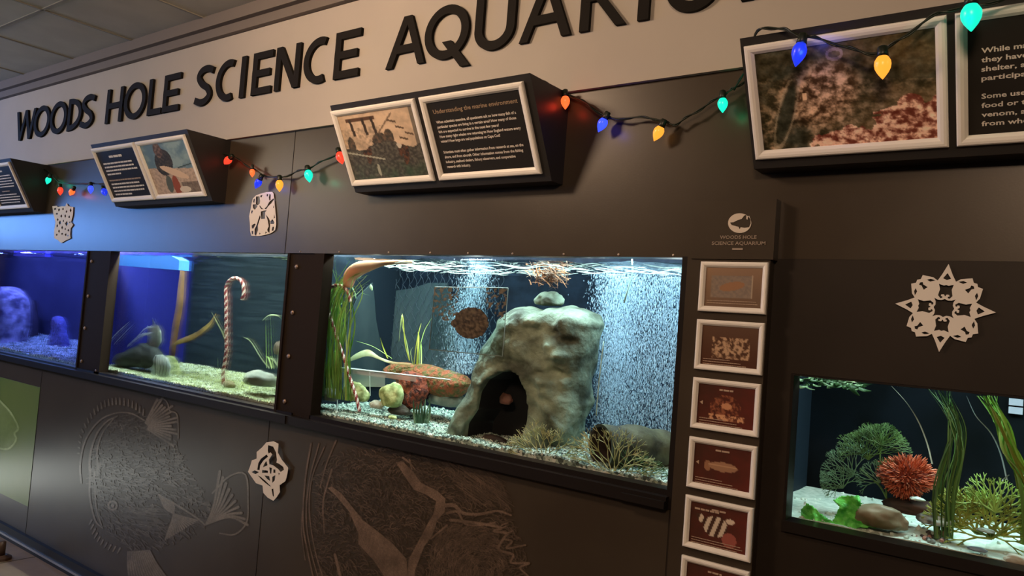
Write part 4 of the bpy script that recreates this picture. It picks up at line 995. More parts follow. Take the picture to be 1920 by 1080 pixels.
# kelp piece
b = MB(); P = catmull([at(648, 679, .22), at(668, 668, .22), at(690, 662, .22), at(712, 672, .23), at(735, 680, .24), at(770, 684, .26)], 6)
b.ribbon(P, [.006, .012, .018, .024, .028, .030, .032, .034, .034, .034, .032, .030, .028, .024, .020, .016, .014, .012] + [.010] * (len(P) - 18), (0, .5, 1), fold=.25)
tag(b.build('kelp_blade', mat('pale kelp', lin(186, 190, 150), .6, lin(140, 112, 70), 12), smooth=True), 'pale twisted kelp piece with brown stalk above the lime rock', 'kelp')
M_grass = mat('eelgrass green', lin(150, 196, 92), .5, lin(92, 134, 56), 14, stretch=(1, 1, .15))
M_grass2 = mat('eelgrass light', lin(206, 226, 150), .5, lin(150, 186, 92), 14, stretch=(1, 1, .15))
def grass(name, spec, mats, label, Yf, cat='plant', wd=.006, seed=1, group=None):
    """spec: list of pixel paths (base..tip)"""
    r = random.Random(seed); b = MB()
    for k, (P, ww) in enumerate(spec):
        Yk = Yf + r.uniform(-.03, .03); Q = [at(x, y, Yk + .012 * math.sin(i * 1.3 + k)) for i, (x, y) in enumerate(P)]
        Q = catmull(Q, 5) if len(Q) > 2 else catmull([Q[0], (Q[0] + Q[1]) / 2 + np.array([.004, 0, 0]), Q[1]], 5)
        d = Q[-1] - Q[0]; side = (1, r.uniform(-.5, .5), 0) if abs(d[2]) > abs(d[0]) else (0, .4, 1)
        b.ribbon(Q, wd * ww, side, mi=r.randrange(len(mats)))
    return tag(b.build(name, mats, smooth=True), label, cat, group)
r = random.Random(7); spec = []
for k in range(58):
    x0 = 598 + 62 * r.random(); y0 = 742 + (x0 - 598) * .18; top = 486 + r.random() * 70; x1 = x0 + r.uniform(-5, 18) + 6; xt = 618 + 48 * r.random() + (30 if r.random() < .4 else 0)
    spec.append(([(x0, y0), (x0 + r.uniform(-6, 6), 680), (x0 + 3 + r.uniform(-6, 10), 610), (x1, 550), (xt, top)], r.uniform(.7, 1.4)))
for k in range(8): x0 = 606 + 20 * r.random(); spec.append(([(x0, 620), (x0 + 12, 560), (x0 + 34, 525), (x0 + 60, 498 + k * 2)], 1.4))
grass('eelgrass', spec, [M_grass, M_grass2, M_grass], 'dense tall green eelgrass at the left end of the cave tank', .105, wd=.0062)
spec = [([(727, 672), (718, 650), (713, 633)], 1.2), ([(768, 676), (762, 640), (754, 610), (753, 592), (748, 640)], .8), ([(768, 676), (760, 645), (756, 600), (754, 588)], .8),
        ([(776, 684), (780, 650), (786, 620), (790, 606)], 1.2), ([(782, 684), (784, 655), (785, 632), (784, 622)], 1.6), ([(786, 684), (788, 650), (796, 620), (809, 597)], .9), ([(790, 684), (790, 650), (788, 640)], 1.0), ([(774, 684), (770, 660), (775, 650)], 1.0), ([(735, 672), (700, 650), (667, 639)], .3)]
grass('eelgrass', spec, [M_grass2, mat('yellow green blade', lin(164, 172, 66), .5)], 'short yellow-green grass tuft behind the red sponge', .27, wd=.006, seed=3)
spec = [([(778 + k * 4, 794), (776 + k * 5, 770), (775 + k * 5 + (k % 3) * 3, 748 + (k % 2) * 8)], 1.5) for k in range(7)]
grass('eelgrass', spec, [mat('dark green blade', lin(52, 84, 56), .5)], 'short dark green sprig on the gravel beside the lime rock', .13, wd=.006, seed=5)
spec = [([(652, 522), (672, 520), (686, 508), (702, 492)], 1.4), ([(650, 560), (668, 552), (684, 536)], 1.2), ([(694, 536), (698, 545)], 2.2), ([(626, 560), (636, 540), (650, 530), (664, 545), (668, 560)], 1.2), ([(620, 580), (640, 570), (654, 560)], 1.2)]
grass('loose_blade', spec, [mat('pale blade', lin(160, 190, 150), .5)], 'pale loose weed blades floating past the peach reflection', .15, wd=.007, seed=8)
# peach reflection, modelled as a solid tube under the surface
b = MB(); P = catmull([at(652, 538, .10), at(658, 516, .10), at(676, 503, .10), at(704, 496, .11), at(736, 492, .12), at(772, 491, .13)], 5)
b.tube(P, [.026] * 6 + [.028] * 6 + [.024] * 5 + [.018] * 5 + [.012] * 10 if False else [.017 + .012 * math.sin(math.pi * min(1, i / (len(P) - 1) * 1.5)) - .012 * (i / (len(P) - 1)) ** 1.5 for i in range(len(P))], 16)
tag(b.build('peach_reflection', mat('peach reflection tint', lin(216, 154, 118), .6, lin(198, 134, 98), 6), smooth=True), 'peach coloured curved reflection just below the water surface at left', 'reflected shape')
# grey backdrop lobes
M_lobe = mat('grey lobed panel', lin(60, 70, 74), .75, lin(46, 58, 64), 8, stretch=(1, 1, .3), spec=.06)
for P, lb in (([(640, 700), (652, 600), (672, 555), (698, 530), (701, 560), (704, 600), (712, 640), (722, 690), (730, 720), (640, 730)], 'left grey lobed sheet on the navy backdrop of the cave tank'),
              ([(724, 690), (723, 620), (726, 575), (735, 545), (770, 540), (800, 530), (835, 530), (850, 600), (850, 700), (850, 740), (728, 730)], 'right grey lobed sheet on the navy backdrop of the cave tank')):
    if P[0][0] == 640:       # hangs on the left side wall
        def onside(x, y):
            d = FWD * F_PX + RT * (x - 960) - UP * (y - 540); q = CAM + d * ((-2.362 - CAM[0]) / d[0]); return (q[1], q[2])
        V, F = fill2d([[onside(x, y) for x, y in P]], .008); tag(mk('backdrop_sheet', [(-2.362 + v[2], v[0], v[1]) for v in V], F, M_lobe), lb, 'panel')
    else:
        V, F = fill2d([px_outline(P, .54)], .008); tag(mk('backdrop_sheet', [(v[0], .555 - v[2], v[1]) for v in V], F, M_lobe), lb, 'panel')
# backdrop netting
b = MB(); p0, p1 = at(700, 500, .53), at(930, 700, .53); n_ = 26
for k in range(-n_, n_ + 8):
    x = p0[0] + k * .04
    for s_ in (1, -1):
        P = []
        for i in range(28):
            z = p1[2] + (p0[2] - p1[2]) * i / 27; xx = x + s_ * (z - p1[2]) * .55 + .005 * math.sin(i * 2.2)
            if p0[0] < xx < p1[0]: P.append((xx, .545, z))
        if len(P) > 2: b.tube(P, .0011, 4, cap=False)
tag(b.build('netting', mat('slate netting', lin(44, 54, 66), .8)), 'slate coloured diamond netting over the navy backdrop', 'net')
# acrylic plate with fish picture
cs_ = [at(815, 538, .10), at(952, 540, .085), at(941, 668, .085), at(804, 655, .10)]
pt = empty('acrylic_plate', cs_[3]); tag(pt, 'clear square acrylic plate with brown fish picture in the cave tank', 'plate')
off = np.array([0, .004, 0]); MB().add(cs_ + [c + off for c in cs_], [(3, 2, 1, 0), (4, 5, 6, 7), (0, 1, 5, 4), (1, 2, 6, 5), (2, 3, 7, 6), (3, 0, 4, 7)]).build('sheet', M_acryl, pt)
b = MB()
for i in range(4): b.tube([cs_[i] + off / 2, cs_[(i + 1) % 4] + off / 2], .0014, 5)
b.build('polished_edge', mat('frosted edge', lin(120, 128, 122), .4), pt)
def inplate(a, c): return (cs_[0] * (1 - a) + cs_[1] * a) * (1 - c) + (cs_[3] * (1 - a) + cs_[2] * a) * c
V = []; C = []; F = []; kk = {}
for j in range(60):
    for i in range(60):
        a, c = i / 59, j / 59; m_ = fbm(a * 9, c * 9, 7); m2 = fbm(a * 22, c * 20, 3)
        f = max(blob(a, c, .56, .54, .24, .25, .1), blob(a, c, .37, .56, .10, .08)); bg = (.42 + .12 * m_ - c + .10 * math.sin(a * 7)) if (a < .36 or a > .72) else -1
        V.append(inplate(a, c) - np.array([0, .0012, 0])); kk[(i, j)] = f > 0 or bg > 0 and m2 > -.12
        C.append(lin(*(mixc((50, 40, 34), (112, 96, 78), .5 + m2 * 1.1) if f > 0 else mixc((70, 68, 62), (122, 108, 90), .5 + m2 * 1.1))))
for j in range(59):
    for i in range(59):
        if kk[(i, j)] and kk[(i + 1, j)] and kk[(i, j + 1)]: F.append((j * 60 + i, (j + 1) * 60 + i, (j + 1) * 60 + i + 1, j * 60 + i + 1))
mk('fish_print', V, F, M_photo, pt, cols=C)
# clear box on the gravel
bx = empty('acrylic_box', at(632, 760, .14)); tag(bx, 'long clear acrylic box with bright rim lying over the lime rocks', 'box')
e = [at(634, 689, .12), at(845, 712, .12), at(634, 778, .12), at(660, 692, .22), at(725, 697, .22), at(692, 700, .12)]
b = MB(); b.tube([e[0], e[1]], .0024, 5); b.tube([e[0], at(632, 782, .12)], .0020, 5); b.tube([at(648, 690, .16), at(646, 730, .16)], .0014, 5); b.tube([at(693, 696, .16), at(694, 742, .16)], .0014, 5)
b.build('rim', M_edge, bx)
q_ = [at(634, 689, .122), at(780, 706, .122), at(780, 716, .122), at(634, 697, .122)]
MB().add(q_ + [c + np.array([0, .05, 0]) for c in q_], [(3, 2, 1, 0), (0, 1, 5, 4)]).build('side', veil('milky acrylic', (.75, .80, .82, 1), .5), bx)
q_ = [at(650, 699, .20), at(722, 703, .20), at(722, 726, .20), at(650, 724, .20)]
b = MB().add(q_, [(3, 2, 1, 0)]); b.build('end_panel', veil('striped acrylic', (.55, .6, .6, 1), .55), bx)

def candy(P, rad, turns, label, Yn=0):
    """striped cane with a hooked top"""
    P = catmull(P, 14); n = 16; b = MB(); b.tube(P, rad, n)
    L = 0; Ls = [0]
    for i in range(1, len(P)): L += np.linalg.norm(P[i] - P[i - 1]); Ls.append(L)
    mi = []
    for i in range(len(P) - 1):
        for j in range(n): mi.append(1 if ((j / n * 2 - Ls[i] / L * turns * 2) % 1) < .58 else 0)
    b.MI = mi + [0, 0]
    return tag(b.build('candy_cane', [mat('candy white', lin(214, 196, 182), .35), mat('candy red', lin(124, 30, 26), .35)], smooth=True), label, 'candy cane')
candy([at(x, y, .09) for x, y in ((674, 772), (668, 745), (655, 705), (645, 672), (634, 640), (621, 600), (613, 570), (614, 548), (626, 536), (642, 537), (652, 548), (657, 566))], .0062, 13, 'thin leaning candy cane ornament at the left end of the cave tank')
candy([at(x, y, .17) for x, y in ((420, 726), (418, 700), (424, 660), (424, 610), (424, 570), (424, 540), (432, 525), (445, 522), (455, 532), (457, 552), (454, 562))], .0082, 11, 'red and white candy cane ornament standing in the gravel of the blue-green tank')

# bubbles
M_bub = veil('air bubble', (.62, .82, 1, 1), .27, .3)
def bubbles(name, n, region, label, seed, sz=(.0009, .0022), st=2.2):
    r = random.Random(seed); V = []; F = []
    of = [(0, 1, 4), (1, 2, 4), (2, 3, 4), (3, 0, 4), (1, 0, 5), (2, 1, 5), (3, 2, 5), (0, 3, 5)]
    for k in range(n):
        p = region(r); s = r.uniform(*sz); h = s * r.uniform(1, st) ; b0 = len(V)
        V += [(p[0] + s, p[1], p[2]), (p[0], p[1] + s, p[2]), (p[0] - s, p[1], p[2]), (p[0], p[1] - s, p[2]), (p[0], p[1], p[2] + h), (p[0], p[1], p[2] - h)]
        F += [tuple(q + b0 for q in f) for f in of]
    return tag(mk(name, V, F, M_bub, smooth=True), label, 'bubbles', kind='stuff')
xa, xb = at(1128, 600, .40)[0], at(1330, 600, .42)[0]
def reg1(r):
    y = r.uniform(.30, .50); t = r.random() ** .8; z = 1.14 + (1.68 - 1.14) * r.random() ** .75
    x = xa + (xb - xa) * t
    if r.random() < .25: x = xa + .06 + r.gauss(0, .035)
    x = min(x, -.79); return (x, y, z)
bubbles('bubble_curtain', 44000, reg1, 'wide curtain of rising air bubbles at the right of the cave tank', 1, (.0006, .0014), 5)
def reg2(r):
    t = r.random(); y_ = 486 + t * 215; cx = 898 - (30 * min(1, max(0, (t - .1) * 2.2))) + (4 if t > .6 else 0) + r.gauss(0, 1) * (14 + 7 * t)
    return at(cx, y_, .30 + r.uniform(-.02, .02))
bubbles('bubble_column', 9000, reg2, 'narrow column of rising air bubbles left of the cave rock', 2, (.0006, .0013), 5)
tag(MB().tube([at(1185, 486, .25), at(1186, 512, .25), at(1178, 540, .25), at(1170, 568, .25)], .0025, 6).build('air_hose', mat('pale hose', lin(180, 205, 190), .4), smooth=True), 'thin pale air hose hanging in the bubble curtain', 'hose')
tag(MB().tube(catmull([at(1132, 640, .10), at(1126, 690, .10), at(1121, 740, .10), at(1118, 780, .10)], 4), .0016, 6).build('air_hose', mat('pale hose', lin(180, 205, 190), .4), smooth=True), 'thin clear hose running down the right flank of the cave rock', 'hose')
# floating orange weed over the rock
r = random.Random(3); b = MB()
for k in range(150):
    c = at(1030 + r.gauss(0, 18), 518 + r.gauss(0, 9), .2 + r.uniform(-.03, .03)); a = r.uniform(0, 6.28); l = r.uniform(.012, .032); d = np.array([math.cos(a), r.uniform(-.4, .4), math.sin(a) * .6]) * l
    b.ribbon([c - d, c + np.array([0, 0, .004]), c + d], .006, (0, 1, .4), mi=k % 2)
tag(b.build('floating_weed', [mat('orange weed', lin(168, 104, 60), .6), mat('brown weed', lin(110, 74, 48), .6)]), 'floating orange-brown weed above the cave rock', 'weed')

# ------------------------------------------------------------------ candy cane tank
M_kelp = mat('brown kelp', lin(128, 92, 56), .55, lin(92, 66, 40), 10, bump=.4, bscale=40)
b = MB(); P = catmull([at(x, y, .26) for x, y in ((326, 706), (322, 672), (328, 620), (336, 575), (340, 530), (343, 492))], 6); b.ribbon(P, [.020 + .030 * math.sin(math.pi * min(1, i / (len(P) - 1) * 1.02)) ** .7 if i < len(P) - 1 else .002 for i in range(len(P))], (1, .2, 0), fold=.3)
tag(b.build('kelp_blade', M_kelp, smooth=True), 'tall upright brown kelp blade in the candy cane tank', 'kelp')
b = MB(); P = catmull([at(x, y, .25) for x, y in ((318, 652), (335, 641), (360, 632), (380, 619), (396, 605), (406, 588))], 6); b.ribbon(P, [.010 + .026 * math.sin(math.pi * i / (len(P) - 1)) ** .6 for i in range(len(P))], (0, .3, 1), fold=.3)
tag(b.build('kelp_blade', mat('golden kelp', lin(150, 124, 66), .55, lin(112, 84, 46), 12), smooth=True), 'golden brown kelp blade reaching right toward the candy cane', 'kelp')
b = MB(); P = catmull([at(x, y, .18) for x, y in ((428, 660), (420, 630), (408, 606), (397, 586))], 6); b.ribbon(P, .013, (1, 0, .2), fold=.2)
P = catmull([at(x, y, .18) for x, y in ((418, 690), (424, 655), (418, 620))], 6); b.ribbon(P, .012, (1, 0, .2), fold=.2)
tag(b.build('kelp_blade', mat('pale lime kelp', lin(178, 184, 128), .55), smooth=True), 'small pale lime leaf clinging to the candy cane', 'kelp')
M_silver = mat('silver fish skin', lin(236, 242, 236), .35, lin(178, 190, 186), 30, stretch=(1, 1, .25), metal=.15)
def flatfish(P, Yc, T, m, label, stripes=None, parts=()):
    V, F = inflate(px_outline(P, Yc), Yc, T, .05, .0035, amp=.03, freq=60)
    o = tag(mk('fish', V, F, m, smooth=True), label, 'fish')
    for nm, pp, mm in parts:
        V, F = fill2d([px_outline(pp, Yc)], .003); mk(nm, [(v[0], Yc - v[2], v[1]) for v in V], F, mm, o)
    return o
M_fin = mat('pale fin', lin(180, 196, 196), .5)
M_dark = mat('fish eye', (.01, .01, .01, 1), .2)
f1 = flatfish([(289, 607), (297, 610), (302, 622), (303, 640), (297, 651), (284, 652), (276, 645), (276, 625), (281, 611)], .15, .009, M_silver, 'upper silvery fish hanging over the gravel in the candy cane tank',
         parts=[('fin', [(286, 615), (286, 596), (293, 612)], M_fin), ('tail', [(282, 645), (270, 653), (272, 646), (278, 636)], M_fin), ('fin', [(277, 625), (277, 610), (282, 618)], M_fin)])
f2 = flatfish([(292, 665), (305, 664), (315, 672), (321, 688), (318, 703), (306, 711), (296, 706), (289, 690), (287, 674)], .12, .009, M_silver, 'lower silvery fish with a dark stripe just above the gravel',
         parts=[('fin', [(290, 680), (283, 690), (284, 712), (290, 700)], M_fin), ('fin', [(312, 705), (314, 716), (306, 709)], M_fin)])
for c, f_, yy in ((at(281, 641, .146), f1, .16), (at(289, 662, .11), f2, .13)): MB().lathe([(0, .003), (.003, .0028), (.004, .0005)], c, (0, -1, 0), 8).build('eye', M_dark, f_, smooth=True)
b = MB(); P = [at(x, y, .112) for x, y in ((292, 668), (291, 684), (291, 708))]; b.tube(P, [.0035, .004, .002], 6)
for x_ in (299, 305, 311): b.tube([at(x_, 676, .111), at(x_ + 2, 690, .109), at(x_ - 1, 704, .111)], [.001, .0018, .001], 5)
b.build('stripe', mat('dark stripe', lin(60, 62, 58), .6), f2, smooth=True)
M_darkrock = mat('dark blue grey rock', lin(60, 64, 66), .8, lin(38, 42, 46), 14, bump=.5, bscale=40)
V, F = inflate(px_outline([(212, 682), (224, 664), (246, 652), (272, 643), (292, 650), (300, 668), (296, 686), (270, 690), (235, 688)], .15), .15, .04, .05, .008, amp=.14, freq=30, seed=11)
tag(mk('stone', V, F, M_darkrock, smooth=True), 'big dark sloping rock behind the two silvery fish', 'rock')
spec = [([(206, 638), (224, 620), (244, 602)], 2.2), ([(214, 645), (236, 622), (252, 606)], 1.2), ([(240, 648), (262, 630), (284, 624)], 3.0), ([(250, 640), (270, 618), (285, 612)], 1.6)]
grass('loose_blade', spec, [mat('pale blue blade', lin(130, 136, 160), .5)], 'slanting pale weed blades behind the dark rock', .09, wd=.008, seed=12)
rock('stone', at(488, 712, .12), (.088, .05, .040), mat('pale pinkish rock', lin(178, 176, 162), .7, lin(142, 150, 140), 10), 41, 'pale rounded rock at the right end of the candy cane tank')
rock('stone', at(430, 722, .15), (.032, .02, .018), mat('olive brown stone', lin(120, 108, 72), .8), 42, 'small olive brown stone at the candy cane foot')
V, F = inflate(px_outline([(302, 690), (310, 672), (322, 664), (330, 690), (345, 704), (330, 716), (306, 712)], .24), .24, .03, .03, .008, amp=.3, freq=60, seed=12)
tag(mk('stone', V, F, M_limerock, smooth=True), 'lime algae lump at the base of the tall kelp', 'rock')
b = MB(); rr = random.Random(5)
for k in range(420):
    x_ = rr.uniform(330, 470); y_ = 702 + (x_ - 330) * .16 + rr.uniform(-6, 16); c = at(x_, y_, .22 - (y_ - 702 - (x_ - 330) * .16) * .005); a = rr.uniform(0, 6.28); l = rr.uniform(.006, .018)
    d = np.array([math.cos(a) * l, math.sin(a) * l, rr.uniform(-.004, .006)]); b.ribbon([c - d, c + np.array([0, 0, .005]), c + d], .004, (-math.sin(a), math.cos(a), 0), mi=k % 2)
tag(b.build('algae_mat', [mat('lime algae', lin(178, 190, 100), .6), mat('pale algae', lin(206, 212, 160), .6)]), 'mat of lime coloured algae shreds on the gravel around the candy cane', 'algae', kind='stuff')
spec = [([(500, 690), (499, 640), (498, 596)], .7), ([(512, 690), (509, 640), (507, 582)], .6), ([(505, 690), (490, 672), (470, 640), (456, 632)], 1.3), ([(493, 600), (505, 591), (520, 592), (528, 598)], 1.2), ([(510, 690), (504, 672), (498, 668)], 2.0), ([(525, 690), (512, 674), (506, 672)], 1.6), ([(408, 700), (408, 668)], .5), ([(520, 690), (522, 660), (526, 645)], .8)]
grass('eelgrass', spec, [M_grass2, mat('pale stalk', lin(150, 160, 120), .5)], 'thin pale green stalks beside the right-hand rock of the candy cane tank', .20, wd=.0055, seed=14)
rock('stone', at(521, 655, .22), (.020, .015, .035), mat('brown stone', lin(110, 92, 76), .8), 43, 'brown stone at the right edge of the candy cane tank')

# ------------------------------------------------------------------ deep blue tank
V, F = inflate(px_outline([(-40, 545), (0, 543), (22, 538), (34, 560), (34, 600), (30, 640), (34, 662), (0, 668), (-40, 660)], .24), .24, .10, .06, .012, amp=.14, freq=22, seed=15)
tag(mk('stone', V, F, mat('violet grey rock', lin(180, 172, 186), .8, lin(84, 80, 104), 22, bump=1.0, bscale=40), smooth=True), 'craggy rock pile at the left edge of the deep blue tank', 'rock')
V, F = inflate(px_outline([(92, 655), (98, 622), (103, 594), (112, 592), (119, 604), (123, 630), (126, 655)], .34), .34, .03, .03, .008, amp=.12, freq=50, seed=16, ridge=.2)
tag(mk('coral_tower', V, F, mat('violet coral', lin(110, 110, 170), .8, lin(70, 70, 120), 60, bump=.9, bscale=80), smooth=True), 'pointed blue coral tower in the deep blue tank', 'coral')
V, F = inflate(px_outline([(40, 650), (42, 590), (40, 566), (62, 562), (66, 600), (64, 652)], .46), .46, .03, .02, .012)
tag(mk('stone', V, F, mat('near black rock', lin(46, 40, 52), .9), smooth=True), 'dark upright block behind the rock pile in the deep blue tank', 'rock')

# ------------------------------------------------------------------ small low tank
spec = []; r = random.Random(9)
for k in range(70):
    x = r.uniform(1488, 1612); y = 712 + (x - 1488) * .06 + r.uniform(-4, 12); a = r.uniform(-.5, .5); l = r.uniform(8, 26); spec.append(([(x, y), (x + l * .5, y + 2 + 6 * math.sin(a)), (x + l, y + 14 * math.sin(a))], r.uniform(.6, 1.3)))
spec += [([(1590, 722), (1600, 732), (1612, 742)], 2.2), ([(1612, 718), (1620, 722), (1621, 732)], 1.6)]
grass('floating_weed', spec, [mat('dark floating leaf', lin(48, 84, 34), .5), mat('pale floating leaf', lin(130, 160, 112), .5)], 'green weed floating at the top left of the small tank', .10, 'weed', .006, 4)
M_fern = mat('fern green', lin(88, 124, 60), .6, lin(56, 88, 40), 30)
M_fernp = mat('grey green frond', lin(100, 134, 100), .6)
o = empty('feather_plant', at(1660, 935, .16)); tag(o, 'feathery green bush with flat fans left of the orange sponge', 'plant')
def fanpart(base, R, seed, m, a0, width, levels, nroot, spread, thick=.0016):
    r = random.Random(seed); b = MB()
    def grow(p, a, l, rad, d, t):
        q = p + np.array([math.sin(a) * l * width, t * l, math.cos(a) * l]); b.tube([p, q], [rad, rad * .7], 4, cap=False)
        if d < levels:
            for s_ in (-1, 1): grow(q, a + s_ * r.uniform(.18, .42), l * r.uniform(.66, .84), rad * .8, d + 1, t + r.uniform(-.25, .25))
    for i in range(nroot): grow(np.array(base, float), a0 - spread / 2 + spread * i / max(1, nroot - 1), R * .34, thick, 1, r.uniform(-.2, .2))
    return b
b = MB(); stem = [at(1665, 940, .16), at(1650, 912, .16), at(1628, 892, .16), at(1612, 878, .16)]; b.tube(catmull(stem, 4), .0022, 6); b.tube(catmull([at(1662, 935, .16), at(1660, 900, .16), at(1650, 860, .165), at(1655, 820, .17)], 4), .0022, 6); b.build('stem', M_fern, o, smooth=True)
fanpart(at(1600, 893, .16), .066, 1, M_fern, -.95, 1, 6, 7, 2.3).build('frond', M_fernp, o)
fanpart(at(1628, 862, .165), .062, 2, M_fern, -.2, 1, 6, 7, 2.0).build('frond', M_fern, o)
fanpart(at(1650, 846, .17), .058, 3, M_fern, .15, 1, 6, 7, 2.0).build('frond', M_fern, o)
fanpart(at(1580, 915, .15), .045, 15, M_fernp, -.6, 1, 6, 6, 2.4).build('frond', M_fernp, o)
fanpart(at(1618, 850, .15), .05, 16, M_fern, -.5, 1, 6, 7, 2.4).build('frond', M_fern, o)
fanpart(at(1652, 835, .15), .045, 17, M_fern, .2, 1, 6, 7, 2.6).build('frond', M_fern, o)
fanpart(at(1650, 905, .16), .05, 5, M_fern, -.9, 1, 5, 5, 1.8).build('frond', M_fernp, o)
fanpart(at(1664, 910, .155), .06, 6, M_fern, .5, 1, 5, 5, 1.4).build('frond', M_fern, o)
# orange bushy sponge
V = MB(); r = random.Random(11); cc = at(1700, 896, .16)
for k in range(1500):
    u = r.uniform(-1, 1); a = r.uniform(0, 6.28); s_ = math.sqrt(1 - u * u); d = np.array([s_ * math.cos(a) * .068, s_ * math.sin(a) * .05, u * .058]); k1 = .9 + .15 * mnoise.noise(Vector(d * 30)) + r.uniform(-.08, .06)
    if d[2] < -.01: k1 *= .86
    p = cc + d * .55 * k1; q = cc + d * k1; tn = np.array([r.uniform(-1, 1), r.uniform(-1, 1), r.uniform(-1, 1)]) * .006
    V.tube([p, (p + q) / 2 + tn, q + tn * .6], [.0017, .0015, .0008], 4, cap=False, mi=(0 if r.random() < .75 else 1) if k % 9 else 2)
sp = V.build('bush_sponge', [mat('orange red tendril', lin(196, 100, 66), .7), mat('dark red tendril', lin(122, 48, 34), .7), mat('pale tendril', lin(214, 150, 122), .7)])
tag(sp, 'bushy orange-red tendril coral in the middle of the small tank', 'coral')
V_, F_ = inflate([(cc[0] + .045 * math.cos(t), cc[2] + .036 * math.sin(t)) for t in [i * .4 for i in range(16)]], cc[1], .03, .03, .008, amp=.1, freq=60); mk('core', V_, F_, mat('dark red tendril', lin(122, 48, 34), .7), sp, smooth=True)
rock('stone', at(1712, 952, .17), (.062, .035, .022), mat('black brown stone', lin(46, 36, 32), .8, lin(80, 58, 48), 20), 51, 'dark knobbly stone under the orange coral')
rock('stone', at(1650, 972, .085), (.055, .030, .030), mat('tan mussel stone', lin(150, 128, 104), .5, lin(92, 92, 62), 8), 52, 'brown oval rock beside the bright green sea lettuce')
rock('stone', at(1756, 975, .12), (.040, .03, .014), mat('dark grey pebble', lin(90, 92, 90), .8, lin(190, 200, 194), 30), 53, 'speckled grey stone on the white sand')
o = rock('shell', at(1720, 936, .11), (.015, .008, .005), mat('white shell', lin(206, 222, 214), .4), 54, 'white flat shell lying against the dark stone', 'shell')
o = rock('shell', at(1832, 1030, .054), (.018, .012, .005), mat('blue grey shell', lin(120, 136, 150), .4), 55, 'blue-grey shell on the white sand mound', 'shell')
rock('shell', at(1848, 995, .08), (.017, .010, .005), mat('grey shell', lin(150, 160, 150), .4), 56, 'grey shell under the olive weed', 'shell')
b = MB()
rr = random.Random(8)
import bmesh
for k in range(34):
    x_, y_ = rr.uniform(1700, 1770), rr.uniform(996, 1016); c = at(x_, y_, .060 + (1016 - y_) * .0035); s_ = rr.uniform(.003, .006); b.lathe([(-s_, s_ * .3), (-s_ * .5, s_), (s_ * .4, s_ * .9), (s_ * .8, s_ * .2)], c, (rr.uniform(-1, 1), rr.uniform(-1, 1), 1), 7, mi=k % 3)
tag(b.build('pebbles', [mat('pink pebble', lin(170, 120, 104), .6), mat('grey pebble', lin(130, 136, 130), .6), mat('dark pebble', lin(60, 50, 46), .6)]), 'scatter of pink and grey pebbles on the white sand', 'pebbles', kind='stuff')
# sea lettuce
def lettuce(P, Yc, m, label, amp=.02, seed=1, res=.006):
    poly = px_outline(P, Yc); xs = [p[0] for p in poly]; zs = [p[1] for p in poly]; V = []; F = []; idx = {}
    nx, nz = int((max(xs) - min(xs)) / res) + 1, int((max(zs) - min(zs)) / res) + 1
    for i in range(nx + 1):
        for j in range(nz + 1):
            x, z = min(xs) + i * res, min(zs) + j * res
            if inside(poly, x, z):
                idx[(i, j)] = len(V); V.append((x + .003 * mnoise.noise(Vector((z * 60, x * 60, 2))), Yc + amp * mnoise.noise(Vector((x * 26, z * 26, seed))) + amp * .5 * mnoise.noise(Vector((x * 70, z * 70, seed))), z))
    for (i, j) in list(idx):
        if all(k in idx for k in ((i + 1, j), (i, j + 1), (i + 1, j + 1))): F.append((idx[(i, j)], idx[(i + 1, j)], idx[(i + 1, j + 1)], idx[(i, j + 1)]))
    o = mk('sea_lettuce', V, F, m, smooth=True); s_ = o.modifiers.new('thickness', 'SOLIDIFY'); s_.thickness = .0012
    return tag(o, label, 'seaweed')
M_let = mat('bright lettuce', lin(112, 226, 92), .5, lin(58, 168, 54), 40, bump=.5, bscale=80)
lettuce([(1498, 982), (1500, 955), (1512, 942), (1526, 948), (1540, 962), (1562, 976), (1568, 994), (1540, 990)], .062, M_let, 'bright green sea lettuce leaf at the left end of the small tank', .012, 1, .0025)
lettuce([(1562, 936), (1575, 930), (1612, 928), (1618, 945), (1606, 962), (1606, 975), (1640, 985), (1644, 992), (1610, 990), (1606, 1000), (1570, 994), (1552, 984), (1568, 965), (1572, 950)], .066, M_let, 'large bright green sea lettuce leaf beside the brown oval rock', .016, 2, .0025)
spec = []; r = random.Random(21)
for k in range(22):
    x0 = r.uniform(1752, 1786); spec.append(([(x0, 1010), (x0 + r.uniform(-4, 8), 920), (x0 + 14 + r.uniform(-6, 8), 850), (1786 + r.uniform(-12, 12), 790), (1745 + r.uniform(-6, 40), 728)], r.uniform(.6, 1.2)))
for k in range(5): x0 = 1770 + k * 4; spec.append(([(x0, 960), (x0 + 20, 860), (x0 + 24, 800), (x0 - 4, 740)], .7))
grass('eelgrass', spec, [mat('deep green blade', lin(58, 92, 40), .5), mat('mid green blade', lin(92, 130, 62), .5)], 'tall dark green eelgrass in the middle right of the small tank', .10, wd=.0040, seed=22)
spec = []
for k in range(26):
    x0 = r.uniform(1915, 1960); spec.append(([(x0, 1020), (x0 - 5, 930), (1895 + r.uniform(-12, 16), 850), (1872 + r.uniform(-8, 18), 790), (1840 + r.uniform(-10, 32), 742)], r.uniform(.8, 1.5)))
grass('eelgrass', spec, [M_grass, mat('olive blade', lin(118, 130, 44), .5)], 'thick sheaf of green eelgrass at the right edge of the small tank', .10, wd=.0055, seed=23)
spec = [([(1748, 870), (1738, 830), (1722, 790), (1700, 755), (1670, 722)], .8)]
grass('weed_stalk', spec, [mat('dry stalk', lin(128, 122, 104), .6)], 'single thin dry stalk curving over the orange coral', .14, wd=.004, seed=24)
spec = [([(1888, 900), (1876, 850), (1858, 812), (1830, 780), (1812, 742)], .8), ([(1892, 890), (1880, 900), (1882, 905)], .8)]
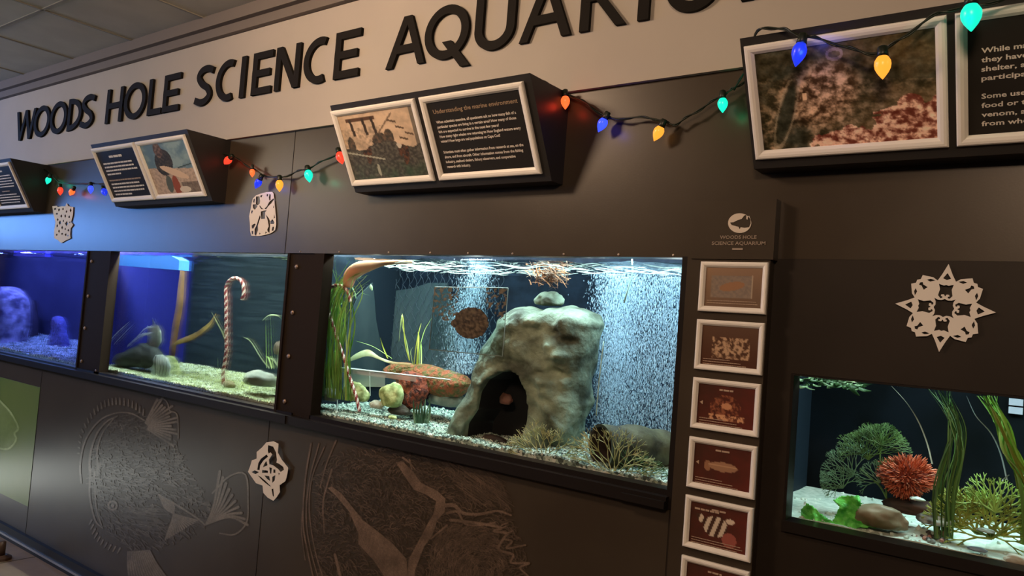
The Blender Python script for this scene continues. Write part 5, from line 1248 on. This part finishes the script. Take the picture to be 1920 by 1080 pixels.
grass('weed_stalk', spec, [mat('grey stalk', lin(120, 124, 124), .6)], 'thin grey stalk before the dark backdrop at right', .14, wd=.004, seed=25)
M_olive = mat('olive weed', lin(168, 180, 84), .6, lin(120, 134, 56), 30)
o = empty('branching_weed', at(1850, 1020, .10)); tag(o, 'olive and lime branching weed at the right of the small tank', 'weed')
for (x, y, R, sd, a0, m_) in ((1800, 990, .07, 31, -.3, M_olive), (1830, 1000, .09, 32, .3, M_olive), (1860, 1010, .08, 33, -.5, M_olive), (1880, 1005, .09, 34, .2, M_olive), (1800, 960, .05, 35, -.6, M_olive), (1865, 960, .07, 36, .1, mat('lime weed', lin(168, 206, 110), .5)), (1845, 965, .05, 37, -.8, MATS['lime weed'])):
    fanpart(at(x, y, .10 + .01 * (sd % 3)), R, sd, m_, a0, 1, 5, 6, 2.4, .0028).build('branch', m_, o)
b = MB(); p_ = at(1889, 748, .40); q_ = at(1915, 780, .40)
b.box(p_[0], q_[0], .455, .462, q_[2], (p_[2] + q_[2]) / 2 - .002); b.box(p_[0], q_[0], .455, .462, (p_[2] + q_[2]) / 2 + .002, p_[2])
tag(b.build('thermometer_card', mat('pale grey card', lin(150, 150, 165), .5)), 'small pale two-part card on the dark backdrop at upper right', 'card')  # card in its own plain pale grey
rock('stone', at(1905, 1050, .06), (.020, .012, .012), M_pale, 57, 'small white stone at the right end of the white sand')

# ------------------------------------------------------------------ ripple glints on the water, and a post foot at the floor
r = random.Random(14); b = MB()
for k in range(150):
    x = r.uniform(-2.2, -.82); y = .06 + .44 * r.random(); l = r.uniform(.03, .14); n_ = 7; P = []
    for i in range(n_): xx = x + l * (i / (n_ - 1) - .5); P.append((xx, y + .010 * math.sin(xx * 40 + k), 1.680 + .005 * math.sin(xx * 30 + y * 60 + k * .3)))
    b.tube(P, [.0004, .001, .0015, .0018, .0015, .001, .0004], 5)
o = b.build('ripple_glints', veil('white ripple glint', (.92, 1, .92, 1), .42, .4), T3); o['kind'] = 'stuff'  # white strands modelled in place of bright highlights on the ripples
d = FWD * F_PX + RT * (6 - 960) - UP * (1052 - 540); q = CAM + d * ((FL - CAM[2]) / d[2])
pf = empty('floor_post', tuple(q)); tag(pf, 'short dark round post on the tan floor at the bottom left corner', 'post')
MB().lathe([(0, .05), (.012, .05), (.022, .030)], q - np.array([.04, 0, 0]), (0, 0, 1), 20).build('foot', mat('dark brown metal', (.06, .03, .02, 1), .4), pf, smooth=False)
MB().lathe([(.02, .020), (.085, .020), (.09, .012)], q - np.array([.04, 0, 0]), (0, 0, 1), 16).build('tube', MATS['dark brown metal'], pf, smooth=True)
